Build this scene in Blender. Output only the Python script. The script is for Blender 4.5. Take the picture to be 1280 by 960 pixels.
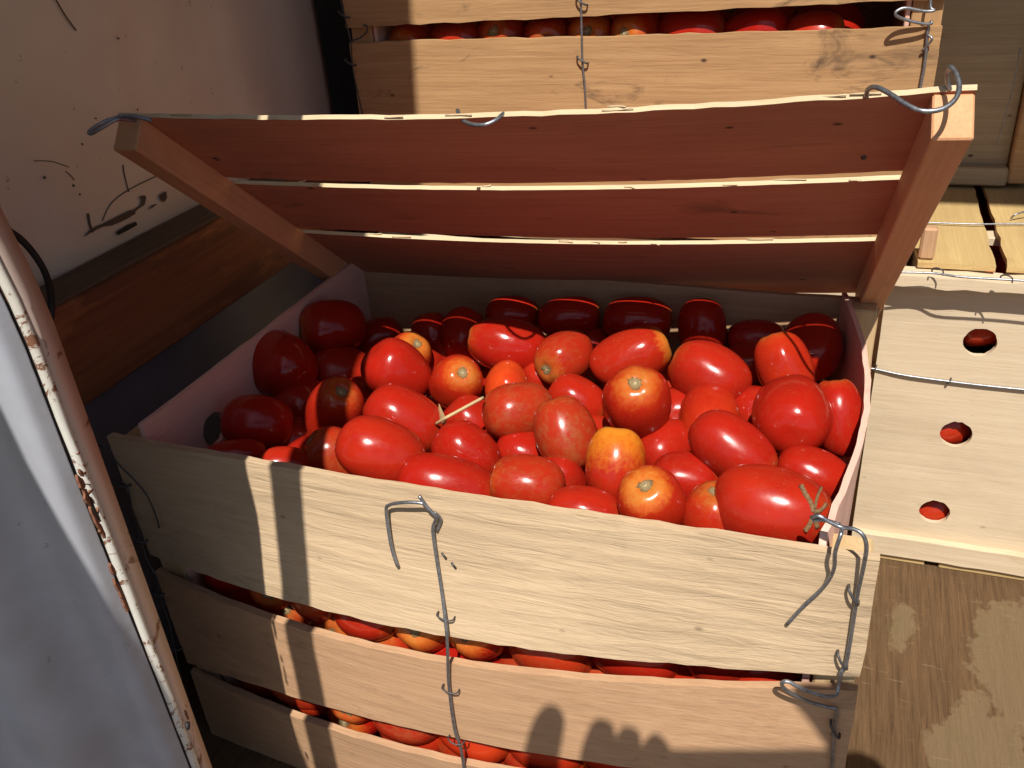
import bpy, bmesh, math, random
from mathutils import Vector as V, Matrix, noise
random.seed(7)
SC = bpy.context.scene
for o in list(bpy.data.objects): bpy.data.objects.remove(o)
COL = SC.collection
# ------------------------------------------------------------------ camera
CAM = V((0.49981238, -0.41877336, 0.33877963))
RM = Matrix(((0.93883652, -0.10588088, 0.32768159),
             (0.33671023, 0.48174156, -0.80904344),
             (-0.07219561, 0.86989327, 0.48792775)))
FPX = 1110.224645
cd = bpy.data.cameras.new('camera'); cam = bpy.data.objects.new('camera', cd); COL.objects.link(cam)
cam.matrix_world = Matrix.Translation(CAM) @ RM.to_4x4()
cd.sensor_width = 36; cd.lens = 36 * FPX / 1280; cd.clip_start = 0.02; cd.clip_end = 500
SC.camera = cam
SC.render.resolution_x = 1024; SC.render.resolution_y = 768
# ------------------------------------------------------------------ light
SUN = V((-0.15018, 0.53564, -0.83099)).normalized()
w = bpy.data.worlds.new('World'); SC.world = w; w.use_nodes = True
nt = w.node_tree; sky = nt.nodes.new('ShaderNodeTexSky'); sky.sky_type = 'NISHITA'; sky.sun_disc = False
sky.sun_elevation = math.asin(-SUN.z); sky.sun_rotation = math.atan2(-SUN.x, -SUN.y)
nt.links.new(sky.outputs[0], nt.nodes['Background'].inputs[0]); nt.nodes['Background'].inputs[1].default_value = 0.07
ld = bpy.data.lights.new('sun', 'SUN'); ld.energy = 5.0; ld.angle = math.radians(0.5); ld.color = (1, 0.95, 0.86)
lo = bpy.data.objects.new('sun', ld); COL.objects.link(lo)
lo.rotation_euler = SUN.to_track_quat('-Z', 'Y').to_euler()
SC.view_settings.view_transform = 'Standard'; SC.view_settings.look = 'None'
SC.view_settings.exposure = 0.30; SC.view_settings.gamma = 1
SC.render.engine = 'CYCLES'
SC.cycles.max_bounces = 8; SC.cycles.diffuse_bounces = 5

# ------------------------------------------------------------------ measuring: a line of sight met with a plane
def sight(x, y): return (RM @ V(((x - 640) / FPX, -(y - 480) / FPX, -1))).normalized()
def at_plane(x, y, P, n):
    v = sight(x, y); n = V(n); return CAM + v * ((V(P) - CAM).dot(n) / v.dot(n))
def atx(x, y, c): return at_plane(x, y, (c, 0, 0), (1, 0, 0))
def aty(x, y, c): return at_plane(x, y, (0, c, 0), (0, 1, 0))
def atz(x, y, c): return at_plane(x, y, (0, 0, c), (0, 0, 1))

# ------------------------------------------------------------------ node helpers
class NT:
    def __init__(s, name):
        s.m = bpy.data.materials.new(name); s.m.use_nodes = True; s.t = s.m.node_tree; s.b = s.t.nodes['Principled BSDF']
    def n(s, typ, **k):
        nd = s.t.nodes.new(typ)
        for a, b in k.items(): setattr(nd, a, b)
        return nd
    def l(s, a, b): s.t.links.new(a, b)
    def setin(s, nd, i, v):
        if hasattr(v, 'is_linked') or isinstance(v, bpy.types.NodeSocket): s.l(v, nd.inputs[i])
        else: nd.inputs[i].default_value = v
    def coord(s, which='Object'): return s.n('ShaderNodeTexCoord').outputs[which]
    def mapping(s, vec, scale=(1, 1, 1), loc=(0, 0, 0), rot=(0, 0, 0)):
        m = s.n('ShaderNodeMapping'); s.l(vec, m.inputs[0])
        s.setin(m, 1, loc); m.inputs[2].default_value = rot; m.inputs[3].default_value = scale
        return m.outputs[0]
    def noise(s, vec, scale=5, detail=4, rough=0.55, dist=0):
        n = s.n('ShaderNodeTexNoise'); s.l(vec, n.inputs['Vector']); n.inputs['Scale'].default_value = scale
        n.inputs['Detail'].default_value = detail; n.inputs['Roughness'].default_value = rough; n.inputs['Distortion'].default_value = dist
        return n.outputs['Fac']
    def ramp(s, f, a, b, lo=0.0, hi=1.0):
        r = s.n('ShaderNodeMapRange'); s.l(f, r.inputs[0]); r.inputs[1].default_value = a; r.inputs[2].default_value = b
        r.inputs[3].default_value = lo; r.inputs[4].default_value = hi; return r.outputs[0]
    def mix(s, f, a, b, mode='MIX'):
        m = s.n('ShaderNodeMix', data_type='RGBA', blend_type=mode)
        s.setin(m, 0, f)
        for i, v in ((6, a), (7, b)):
            if isinstance(v, tuple): m.inputs[i].default_value = (*v, 1) if len(v) == 3 else v
            else: s.l(v, m.inputs[i])
        return m.outputs[2]
    def math(s, op, a, b=0.5, c=None):
        m = s.n('ShaderNodeMath', operation=op); s.setin(m, 0, a); s.setin(m, 1, b)
        if c is not None: s.setin(m, 2, c)
        return m.outputs[0]
    def bump(s, h, strength=0.3, dist=0.001, nrm=None):
        b = s.n('ShaderNodeBump'); s.l(h, b.inputs['Height']); b.inputs['Strength'].default_value = strength
        b.inputs['Distance'].default_value = dist
        if nrm: s.l(nrm, b.inputs['Normal'])
        return b.outputs[0]
    def sep(s, v):
        x = s.n('ShaderNodeSeparateXYZ'); s.l(v, x.inputs[0]); return x.outputs

def wood(name, light, dark, stain=(0.10, 0.06, 0.035), rings=0.5, ridge=0.0, dirt=0.35, rough=0.75, specks=0.5):
    """sawn softwood: length along local x"""
    k = NT(name); oi = k.n('ShaderNodeObjectInfo')
    off = k.n('ShaderNodeVectorMath', operation='SCALE'); 
    cmb = k.n('ShaderNodeCombineXYZ'); k.l(oi.outputs['Random'], cmb.inputs[0]); k.l(oi.outputs['Random'], cmb.inputs[1]); k.l(oi.outputs['Random'], cmb.inputs[2])
    k.l(cmb.outputs[0], off.inputs[0]); off.inputs['Scale'].default_value = 7.3
    add = k.n('ShaderNodeVectorMath', operation='ADD'); k.l(k.coord(), add.inputs[0]); k.l(off.outputs[0], add.inputs[1]); p = add.outputs[0]
    warp = k.noise(k.mapping(p, (2.2, 7, 7)), 1.0, 2, 0.5)
    # cathedral grain: bands across the width bent by a slow noise
    xyz = k.sep(p)
    band = k.math('SINE', k.math('MULTIPLY_ADD', warp, 38 , k.math('MULTIPLY', xyz[1], 330)))
    band = k.math('POWER', k.ramp(band, -1, 1), 1.6)
    fine = k.noise(k.mapping(p, (9, 420, 420)), 1.0, 3, 0.6, 0.3)
    fib = k.noise(k.mapping(p, (60, 1500, 1500)), 1.0, 2, 0.6)
    blot = k.noise(k.mapping(p, (5, 14, 14)), 1.0, 4, 0.6, 0.4)
    c = k.mix(k.ramp(fine, 0.3, 0.75), light, dark)
    c = k.mix(k.math('MULTIPLY', band, 0.42 * rings), c, dark)
    c = k.mix(k.ramp(blot, 0.42, 0.75, 0, 0.55), c, tuple(a * 0.72 for a in dark))
    c = k.mix(k.ramp(fib, 0.55, 0.8, 0, 0.35), c, tuple(a * 0.6 for a in dark))
    st = k.noise(k.mapping(p, (11, 26, 26)), 1.0, 5, 0.7, 0.8)
    c = k.mix(k.ramp(st, 0.60, 0.74, 0, dirt), c, stain)
    vo = k.n('ShaderNodeTexVoronoi'); k.l(k.mapping(p, (34, 60, 60)), vo.inputs['Vector']); vo.inputs['Scale'].default_value = 1.0
    sp = k.math('MULTIPLY', k.ramp(vo.outputs['Distance'], 0.05, 0.13, 1, 0), k.ramp(k.sep(vo.outputs['Color'])[0], 0.80, 0.86))
    c = k.mix(k.math('MULTIPLY', sp, specks), c, (0.06, 0.035, 0.02))
    k.l(c, k.b.inputs['Base Color']); k.b.inputs['Roughness'].default_value = rough
    k.b.inputs['Specular IOR Level'].default_value = 0.3
    h = k.math('ADD', k.math('MULTIPLY', fine, 0.5), k.math('MULTIPLY', fib, 0.35))
    nrm = k.bump(h, 0.5, 0.0006)
    if ridge:
        # torn, rotary-cut ridges catching the light
        rz = k.noise(k.mapping(p, (14, 150, 150)), 1.0, 4, 0.62, 1.8)
        rg = k.math('MULTIPLY', k.math('ADD', rz, k.math('MULTIPLY', band, 0.35)), k.ramp(blot, 0.3, 0.55, 0.35, 1))
        nrm = k.bump(rg, ridge, 0.0022, nrm)
    k.l(nrm, k.b.inputs['Normal'])
    return k.m

PALE = (0.58, 0.43, 0.275); PALED = (0.41, 0.275, 0.145)
TAN = (0.54, 0.335, 0.195); TAND = (0.44, 0.25, 0.135)
M_FRONT = wood('pale_rough_wood', PALE, (0.49, 0.35, 0.215), rings=0.3, ridge=0.55, dirt=0.25, specks=0.6)
M_TAN = wood('tan_slat_wood', TAN, TAND, rings=0.25, ridge=0.25, dirt=0.45, specks=0.8)
M_OLD = wood('golden_slat_wood', (0.50, 0.30, 0.145), (0.37, 0.205, 0.09), rings=0.3, ridge=0.2, dirt=0.95, specks=1.0)
M_LID = wood('lid_slat_wood_red_bounce', (0.54, 0.235, 0.14), (0.44, 0.165, 0.09), rings=0.35, ridge=0.2, dirt=0.6, specks=1.0)  # red bounce from the tomatoes is put into the slat colour
M_CREAM = wood('fresh_white_wood', (0.66, 0.54, 0.38), (0.58, 0.45, 0.30), stain=(0.4, 0.25, 0.12), rings=0.35, ridge=0.12, dirt=0.35, specks=0.3)
M_LOG = wood('post_end_wood', (0.62, 0.46, 0.26), (0.50, 0.34, 0.17), rings=1.2, dirt=0.2)
M_PANEL = wood('end_panel_wood_pink_bounce', (0.76, 0.47, 0.38), (0.69, 0.41, 0.32), rings=0.15, ridge=0.05, dirt=0.25, specks=0.8)  # pink bounce from the tomatoes is mixed into the panel colour
M_EDGE = wood('pale_lid_edge', (0.66, 0.52, 0.34), (0.56, 0.42, 0.25), rings=0.2, dirt=0.2)  # lid wood without the red bounce tint, for edges in the sun
M_YEL = wood('yellow_lid_wood', (0.56, 0.40, 0.18), (0.46, 0.31, 0.13), rings=0.25, ridge=0.1, dirt=0.3, specks=0.6)
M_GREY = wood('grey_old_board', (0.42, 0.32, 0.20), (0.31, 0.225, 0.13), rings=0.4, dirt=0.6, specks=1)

def beam_mat():
    k = NT('rust_stained_beam_wood'); p = k.coord()
    fine = k.noise(k.mapping(p, (5, 130, 130)), 1, 4, 0.6, 0.5)
    blot = k.noise(k.mapping(p, (9, 22, 22)), 1, 5, 0.7, 0.5)
    g = k.noise(k.mapping(p, (2.5, 45, 45)), 1, 3, 0.5, 1.0)
    c = k.mix(k.ramp(fine, 0.3, 0.7), (0.32, 0.105, 0.035), (0.19, 0.058, 0.022))
    c = k.mix(k.ramp(g, 0.5, 0.62, 0, 0.5), c, (0.10, 0.042, 0.02))
    c = k.mix(k.ramp(blot, 0.55, 0.72, 0, 0.7), c, (0.60, 0.22, 0.07))
    y = k.sep(p)[1]
    c = k.mix(k.ramp(y, 0.044, 0.046, 0, 0.0), c, (0.12, 0.08, 0.05))
    k.l(c, k.b.inputs['Base Color']); k.b.inputs['Roughness'].default_value = 0.7
    k.l(k.bump(k.math('ADD', fine, blot), 0.5, 0.0012), k.b.inputs['Normal']); return k.m
M_BEAM = beam_mat()
M_BEAMTOP = wood('weathered_beam_top', (0.17, 0.115, 0.07), (0.11, 0.07, 0.04), rings=0.3, dirt=0.5)

def ply_mat():
    k = NT('weathered_plywood'); p = k.coord()
    fine = k.noise(k.mapping(p, (300, 13, 7)), 1, 5, 0.75, 0.6)
    fib = k.noise(k.mapping(p, (1000, 60, 32)), 1, 4, 0.7, 0.5)
    patch = k.noise(k.mapping(p, (5, 4, 4), (0.35, 0.5, 0)), 1, 6, 0.55, 0.35)
    edge = k.noise(k.mapping(p, (60, 45, 45)), 1, 3, 0.6)
    c = k.mix(k.ramp(fine, 0.32, 0.68), (0.150, 0.088, 0.043), (0.072, 0.040, 0.019))
    def blob(px, py, r):
        P = atz(px, py, -0.33) - V((0.625, 0.675, 0))
        d = k.n('ShaderNodeVectorMath', operation='DISTANCE'); k.l(k.mapping(p, (1, .55, 0)), d.inputs[0]); d.inputs[1].default_value = (P.x, P.y * .55, 0)
        v = k.math('MULTIPLY_ADD', k.math('SUBTRACT', edge, 0.5), 0.055, d.outputs['Value'])
        v = k.math('MULTIPLY_ADD', k.math('SUBTRACT', patch, 0.5), 0.05, v)
        return k.ramp(v, r - .003, r + .003, 1, 0)
    pf = k.math('MAXIMUM', k.math('MAXIMUM', blob(1130, 785, .014), blob(1290, 830, .052)), k.math('MAXIMUM', blob(1230, 960, .040), blob(1128, 760, .009)))
    c = k.mix(k.math('MULTIPLY', pf, k.ramp(fine, 0.2, 0.8, 0.9, 0.6)), c, (0.18, 0.125, 0.068))
    c = k.mix(k.ramp(fib, 0.62, 0.8, 0, 0.65), c, (0.09, 0.05, 0.025))
    c = k.mix(k.ramp(fib, 0.16, 0.32, 0.5, 0), c, (0.36, 0.26, 0.15))
    sc = k.noise(k.mapping(p, (38, 300, 38), rot=(0, 0, 0.9)), 1, 2, 0.5)
    c = k.mix(k.ramp(sc, 0.68, 0.76, 0, 0.18), c, (0.38, 0.29, 0.17))
    mould = k.noise(k.mapping(p, (8, 8, 8), (3, 1, 0)), 1, 5, 0.7)
    c = k.mix(k.ramp(mould, 0.58, 0.75, 0, 0.5), c, (0.13, 0.11, 0.05))
    k.l(c, k.b.inputs['Base Color']); k.b.inputs['Roughness'].default_value = 0.85; k.b.inputs['Specular IOR Level'].default_value = 0.2
    k.l(k.bump(k.math('ADD', k.math('ADD', fine, fib), k.math('MULTIPLY', pf, -0.6)), 0.7, 0.0012), k.b.inputs['Normal']); return k.m
M_PLY = ply_mat()

def paint(name, base, grime=(0.2, 0.13, 0.09), g=0.4, rust=0.0, rough=0.45, metallic=0.0, blot=6, scr=0.0, rscale=35):
    k = NT(name); p = k.coord()
    n1 = k.noise(p, blot, 5, 0.6, 0.3); n2 = k.noise(p, 90, 4, 0.7); n3 = k.noise(p, rscale, 5, 0.75, 0.6)
    c = k.mix(k.ramp(n1, 0.4, 0.75, 0, g), base, grime)
    c = k.mix(k.ramp(n2, 0.66, 0.72, 0, 0.5), c, (0.10, 0.05, 0.03))
    if scr:
        sn = k.noise(k.mapping(p, (6, 55, 25), rot=(0, 0.3, 0.5)), 1, 3, 0.6, 1.2)
        c = k.mix(k.ramp(sn, 0.68, 0.72, 0, scr), c, (0.05, 0.03, 0.02))
    if rust: c = k.mix(k.ramp(n3, 0.60 - 0.1 * rust, 0.64 - 0.1 * rust, 0, 0.95), c, (0.20, 0.075, 0.03))
    k.l(c, k.b.inputs['Base Color']); k.b.inputs['Roughness'].default_value = rough; k.b.inputs['Metallic'].default_value = metallic
    k.l(k.bump(k.math('ADD', n1, k.math('MULTIPLY', n3, 0.25)), 0.4, 0.0015), k.b.inputs['Normal'])
    return k.m
M_WALL = paint('dirty_cream_wall_paint', (0.88, 0.73, 0.58), (0.66, 0.52, 0.40), 0.9, 0, 0.5, blot=3.5, scr=0.0)
M_GREYP = paint('grey_blue_wall_paint', (0.30, 0.30, 0.32), (0.17, 0.155, 0.14), 0.7, 0, 0.55)
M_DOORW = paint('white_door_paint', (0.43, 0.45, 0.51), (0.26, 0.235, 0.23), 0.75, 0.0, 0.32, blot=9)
M_RIM = paint('chipped_white_rim_paint', (0.72, 0.70, 0.64), (0.45, 0.36, 0.27), 0.5, 0.45, 0.5, rscale=80)
M_FLANGE = paint('cream_flange_paint', (0.60, 0.47, 0.41), (0.50, 0.36, 0.29), 0.5, 0.12, 0.45, rscale=40)
M_RUST = paint('flaking_rust', (0.22, 0.09, 0.05), (0.07, 0.03, 0.02), 0.7, 0.5, 0.9)
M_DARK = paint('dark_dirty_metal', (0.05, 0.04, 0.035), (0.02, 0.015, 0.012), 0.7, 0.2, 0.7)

M_BLACK = paint('recess_black', (0.018, 0.013, 0.010), (0.008, 0.006, 0.005), 0.7, 0.0, 0.9)  # darkness of the unlit recess put into the colour as near-black
def simple(name, col, rough=0.5, metallic=0.0, noise_amt=0.25, sc=200):
    k = NT(name); p = k.coord(); n = k.noise(p, sc, 3, 0.6)
    k.l(k.mix(k.ramp(n, 0.35, 0.7, 0, 1), col, tuple(a * (1 - noise_amt) for a in col)), k.b.inputs['Base Color'])
    k.b.inputs['Roughness'].default_value = rough; k.b.inputs['Metallic'].default_value = metallic
    k.l(k.bump(n, 0.2, 0.0003), k.b.inputs['Normal']); return k.m
M_WIRE = simple('galvanised_wire', (0.36, 0.37, 0.40), 0.42, 0.85, 0.45, 400)
M_WIRED = simple('dull_iron_wire', (0.11, 0.10, 0.10), 0.55, 0.6, 0.5, 400)
M_RUBBER = simple('black_rubber', (0.02, 0.02, 0.02), 0.6)
M_STRAW = simple('dry_straw', (0.55, 0.40, 0.20), 0.8)
M_SCAR = simple('brown_scuff', (0.16, 0.105, 0.07), 0.9, 0, 0.5, 900)
M_CALYX = simple('dry_brown_calyx', (0.22, 0.12, 0.05), 0.9, 0, 0.6, 700)
M_SKIN = simple('skin', (0.35, 0.19, 0.12), 0.55)
M_PHONE = simple('dark_glass', (0.02, 0.02, 0.025), 0.2)
M_ASPH = simple('asphalt', (0.17, 0.155, 0.135), 0.95, 0, 0.4, 30)
M_STEM = None

def tomato_mat():
    """local +z is the stem end; object colour: r yellow shoulder, g orange skin, b brown russeting"""
    k = NT('tomato_skin'); oi = k.n('ShaderNodeObjectInfo'); p = k.coord()
    col = k.sep(oi.outputs['Color']); rnd = oi.outputs['Random']
    add = k.n('ShaderNodeVectorMath', operation='ADD'); k.l(p, add.inputs[0])
    cmb = k.n('ShaderNodeCombineXYZ'); [k.l(k.math('MULTIPLY', rnd, 9.0), cmb.inputs[i]) for i in range(3)]
    k.l(cmb.outputs[0], add.inputs[1]); q = add.outputs[0]
    z = k.sep(p)[2]
    n1 = k.noise(q, 1.1, 3, 0.55); n2 = k.noise(q, 5, 5, 0.7, 0.4); n3 = k.noise(q, 24, 3, 0.6)
    red = k.mix(rnd, (0.34, 0.009, 0.0045), (0.38, 0.018, 0.006))
    c = k.mix(k.ramp(n1, 0.35, 0.7, 0, 0.75), red, (0.29, 0.007, 0.004))
    c = k.mix(col[1], c, k.mix(k.ramp(n1, 0.35, 0.65), (0.54, 0.065, 0.010), (0.47, 0.034, 0.008)))
    sh = k.ramp(k.math('MULTIPLY_ADD', k.math('SUBTRACT', n2, 0.5), 0.5, z), 0.68, 1.0)
    sh = k.math('MULTIPLY', sh, k.math('MULTIPLY_ADD', col[0], 1.0, 0.10))
    c = k.mix(k.math('MINIMUM', sh, 0.85), c, (0.74, 0.31, 0.035))
    yel = k.ramp(k.math('MULTIPLY_ADD', k.math('SUBTRACT', n2, 0.5), 1.5, z), -0.25, 1.0, 0, 1)
    c = k.mix(k.math('MINIMUM', k.math('MULTIPLY', yel, k.ramp(col[0], 0.8, 1.0)), 0.78), c, (0.62, 0.21, 0.014))
    st_ = k.math('MULTIPLY', k.ramp(k.math('MULTIPLY_ADD', k.math('SUBTRACT', n2, 0.5), 0.35, z), 0.86, 1.02), 0.6)
    c = k.mix(st_, c, (0.36, 0.15, 0.03))
    vo = k.n('ShaderNodeTexVoronoi'); k.l(q, vo.inputs['Vector']); vo.inputs['Scale'].default_value = 13
    len_ = k.math('MULTIPLY', k.ramp(vo.outputs['Distance'], 0.06, 0.13, 0.5, 0), k.ramp(n1, 0.42, 0.6))
    c = k.mix(len_, c, (0.66, 0.30, 0.10))
    rs = k.math('MULTIPLY', k.ramp(k.math('ADD', k.math('MULTIPLY', n2, 0.7), k.math('MULTIPLY', n1, 0.4)), 0.50, 0.80, 0, 0.65), col[2])
    c = k.mix(k.math('MULTIPLY', col[2], 0.35), c, (0.30, 0.04, 0.012))
    c = k.mix(rs, c, (0.25, 0.11, 0.03))
    spk = k.noise(q, 42, 2, 0.5)
    c = k.mix(k.math('MULTIPLY', k.ramp(spk, 0.70, 0.76, 0, 0.35), k.ramp(n2, 0.4, 0.6)), c, (0.72, 0.30, 0.10))
    k.l(c, k.b.inputs['Base Color'])
    k.l(k.math('MULTIPLY_ADD', rs, 0.25, k.math('ADD', k.ramp(n2, 0.3, 0.7, 0.09, 0.18), k.math('MULTIPLY', k.math('FRACT', k.math('MULTIPLY', rnd, 17.0)), 0.12))), k.b.inputs['Roughness'])
    k.b.inputs['IOR'].default_value = 1.4; k.b.inputs['Specular IOR Level'].default_value = 0.45
    k.b.inputs['Coat Weight'].default_value = 0.0; k.b.inputs['Coat Roughness'].default_value = 0.28
    k.b.inputs['Subsurface Weight'].default_value = 0.08; k.b.inputs['Subsurface Radius'].default_value = (0.3, 0.06, 0.03)
    k.b.inputs['Subsurface Scale'].default_value = 0.012
    k.l(k.bump(k.noise(q, 3.0, 2, 0.5), 0.06, 0.002), k.b.inputs['Normal'])
    return k.m
M_TOM = tomato_mat()
def stem_mat():
    k = NT('corky_stem_scar'); p = k.coord(); z = k.sep(p)
    r = k.math('POWER', k.math('ADD', k.math('MULTIPLY', z[0], z[0]), k.math('MULTIPLY', z[1], z[1])), 0.5)
    n = k.noise(p, 30, 4, 0.7)
    rr = k.math('MULTIPLY_ADD', k.math('SUBTRACT', n, 0.5), 0.10, r)
    c = k.mix(k.ramp(n, 0.35, 0.65), (0.42, 0.30, 0.15), (0.15, 0.10, 0.04))
    c = k.mix(k.ramp(rr, 0.035, 0.05, 0.8, 0), c, (0.50, 0.42, 0.24))
    c = k.mix(k.ramp(rr, 0.11, 0.19, 0, 0.9), c, (0.16, 0.085, 0.025))
    k.l(c, k.b.inputs['Base Color']); k.b.inputs['Roughness'].default_value = 0.9
    k.l(k.bump(n, 0.4, 0.03), k.b.inputs['Normal']); return k.m
M_STEM = stem_mat()

# ------------------------------------------------------------------ object helpers
def link(name, me, mat, parent=None, mw=None):
    o = bpy.data.objects.new(name, me); COL.objects.link(o)
    if mat and not me.materials: me.materials.append(mat)
    if mw is not None: o.matrix_world = mw
    if parent is not None:
        o.parent = parent; o.matrix_parent_inverse = parent_world(parent).inverted()
    return o
def parent_world(p):
    m = p.matrix_basis
    while p.parent: m = p.parent.matrix_basis @ p.matrix_parent_inverse @ m if False else p.parent.matrix_basis @ p.matrix_parent_inverse @ m; p = p.parent
    return m
def tag(o, label, cat, group=None, kind=None):
    if label: o['label'] = label
    if cat: o['category'] = cat
    if group: o['group'] = group
    if kind: o['kind'] = kind
    return o
def empty(name, loc, label, cat, group=None):
    o = bpy.data.objects.new(name, None); COL.objects.link(o); o.location = loc; o.empty_display_size = 0.05
    return tag(o, label, cat, group)
def smooth(me, on=True):
    for p in me.polygons: p.use_smooth = on

def board(name, P, U, W_, T, mat, parent=None, nu=1, bow=None, rough=0.0, seed=0, curl=0.0, bev=0.0008, label=None, quad=None, sag=0, sagb=0):
    """a board: corner P, length vector U, width vector W_, thickness vector T. bow(u)->offset along T; rough: ragged edges.
       quad: optional (dW0, dW1, dT0...) skew of the width at either end"""
    P, U, W_, T = V(P), V(U), V(W_), V(T); L, H, D = U.length, W_.length, T.length
    ex = U.normalized(); ez = T.normalized(); ey = ez.cross(ex).normalized()
    if ey.dot(W_) < 0: ey = -ey; flip = True
    else: flip = False
    C = P + U / 2 + W_ / 2 + T / 2
    bm = bmesh.new(); nv = 4 if nu > 1 else 1; rings = []
    rr = random.Random(seed * 31 + 5)
    for i in range(nu + 1):
        u = i / nu; ring = []
        r1 = rr.uniform(-1, 1) * rough; r2 = rr.uniform(-1, 1) * rough
        w0, w1 = 0, 1
        if quad: w0 = (quad[0] * (1 - u) + quad[1] * u) / H; w1 = 1 + (quad[2] * (1 - u) + quad[3] * u) / H
        if sagb: w0 -= sagb * math.sin(math.pi * u ** .8) / H
        if sag: w1 -= sag * math.sin(math.pi * u ** .8) / H
        vals = [w0 + (w1 - w0) * j / nv for j in range(nv + 1)]
        for side in (0, 1):
            for j in (range(nv + 1) if side == 0 else range(nv, -1, -1)):
                yy = vals[j] * H + (r1 if j == 0 else r2 if j == nv else 0)
                cc = curl * (2 * j / nv - 1) ** 2
                zz = D * side + (bow(u, j / nv) if bow else 0) + cc
                xx = u * L + (rr.uniform(-1, 1) * rough * 1.2 if i in (0, nu) else 0)
                ring.append(bm.verts.new((xx - L / 2, yy - H / 2, zz - D / 2)))
        rings.append(ring)
    n = len(rings[0])
    for a, b in zip(rings, rings[1:]):
        for j in range(n): bm.faces.new((a[j], a[(j + 1) % n], b[(j + 1) % n], b[j]))
    bm.faces.new(rings[0][::-1]); bm.faces.new(rings[-1])
    bmesh.ops.recalc_face_normals(bm, faces=bm.faces)
    if bev and nu == 1: bmesh.ops.bevel(bm, geom=list(bm.edges), offset=bev, segments=1, affect='EDGES')
    me = bpy.data.meshes.new(name); bm.to_mesh(me); bm.free()
    mw = Matrix((ex, ey, ez)).transposed().to_4x4(); 
    if mw.determinant() < 0:
        mw = Matrix((ex, ey, -ez)).transposed().to_4x4()
        for v_ in me.vertices: v_.co.z = -v_.co.z
        me.flip_normals()
    mw.translation = C
    o = link(name, me, mat, parent, mw)
    if label: o['label'] = label
    return o

def holed(name, P, U, W_, T, holes, mat, parent=None, outline=None, r=0.0145):
    """flat panel with round holes; holes in (u,w) metres"""
    P, U, W_, T = V(P), V(U), V(W_), V(T); L, H, D = U.length, W_.length, T.length
    cu = bpy.data.curves.new(name, 'CURVE'); cu.dimensions = '2D'; cu.fill_mode = 'BOTH'; cu.extrude = D / 2
    def poly(pts):
        s = cu.splines.new('POLY'); s.points.add(len(pts) - 1)
        for i, (a, b) in enumerate(pts): s.points[i].co = (a - L / 2, b - H / 2, 0, 1)
        s.use_cyclic_u = True
    if outline: poly(outline)
    else:
        rr = random.Random(3); pts = []
        for i in range(25): pts.append((L * i / 24, rr.uniform(-1, 1) * 0.0006))
        for i in range(25): pts.append((L * (1 - i / 24), H + rr.uniform(-1, 1) * 0.0006))
        poly(pts)
    rr = random.Random(9)
    for a, b in holes: poly([(a + r * (1 + rr.uniform(-.04, .04)) * math.cos(t * math.tau / 28), b + r * (1 + rr.uniform(-.04, .04)) * math.sin(t * math.tau / 28)) for t in range(28)])
    tmp = bpy.data.objects.new('tmp', cu); COL.objects.link(tmp)
    dg = bpy.context.evaluated_depsgraph_get(); me = bpy.data.meshes.new_from_object(tmp.evaluated_get(dg)); me.name = name
    bpy.data.objects.remove(tmp); bpy.data.curves.remove(cu); me.materials.clear()
    ex = U.normalized(); ey = W_.normalized(); ez = ex.cross(ey)
    mw = Matrix((ex, ey, ez)).transposed().to_4x4(); mw.translation = P + U / 2 + W_ / 2 + T / 2
    return link(name, me, mat, parent, mw)

def spline(pts, k=6):
    pts = [V(p) for p in pts]; out = []
    for i in range(len(pts) - 1):
        p0 = pts[max(i - 1, 0)]; p1 = pts[i]; p2 = pts[i + 1]; p3 = pts[min(i + 2, len(pts) - 1)]
        for j in range(k):
            t = j / k
            out.append(0.5 * ((2 * p1) + (-p0 + p2) * t + (2 * p0 - 5 * p1 + 4 * p2 - p3) * t * t + (-p0 + 3 * p1 - 3 * p2 + p3) * t ** 3))
    out.append(pts[-1]); return out
def tube(name, pts, r, mat, parent=None, k=6, sides=8, label=None, flat=1.0):
    q = spline(pts, k) if k > 1 else [V(p) for p in pts]
    bm = bmesh.new(); rings = []; up = V((0.3, 0.5, 0.81)); c0 = sum(q, V()) / len(q)
    for i, p in enumerate(q):
        t = (q[min(i + 1, len(q) - 1)] - q[max(i - 1, 0)]).normalized()
        a = t.cross(up)
        if a.length < 0.05: a = t.cross(V((1, 0, 0)))
        a.normalize(); b = t.cross(a).normalized(); up = a.cross(t)
        rings.append([bm.verts.new(p - c0 + (a * math.cos(s * math.tau / sides) * flat + b * math.sin(s * math.tau / sides)) * r) for s in range(sides)])
    for a, b in zip(rings, rings[1:]):
        for j in range(sides): bm.faces.new((a[j], a[(j + 1) % sides], b[(j + 1) % sides], b[j]))
    bm.faces.new(rings[0][::-1]); bm.faces.new(rings[-1])
    bmesh.ops.recalc_face_normals(bm, faces=bm.faces)
    me = bpy.data.meshes.new(name); bm.to_mesh(me); bm.free(); smooth(me)
    o = link(name, me, mat, parent, Matrix.Translation(c0))
    if label: o['label'] = label
    return o
def staple(P, d, nrm, parent, size=0.009, r=0.0007):
    """a little wire staple clamped over a wire"""
    P, d, nrm = V(P), V(d).normalized(), V(nrm).normalized()
    pts = [P - d * size / 2 - nrm * 0.002, P - d * size * .45 + nrm * .002, P + nrm * .0036, P + d * size * .45 + nrm * .002, P + d * size / 2 - nrm * 0.002]
    return tube('staple', pts, r, M_WIRED, parent, 4, 6)

def mesh_obj(name, verts, faces, mat, parent=None, sm=False):
    c = sum((V(v) for v in verts), V()) / len(verts)
    me = bpy.data.meshes.new(name); me.from_pydata([tuple(V(v) - c) for v in verts], [], faces); me.update()
    if sm: smooth(me)
    return link(name, me, mat, parent, Matrix.Translation(c))

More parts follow.
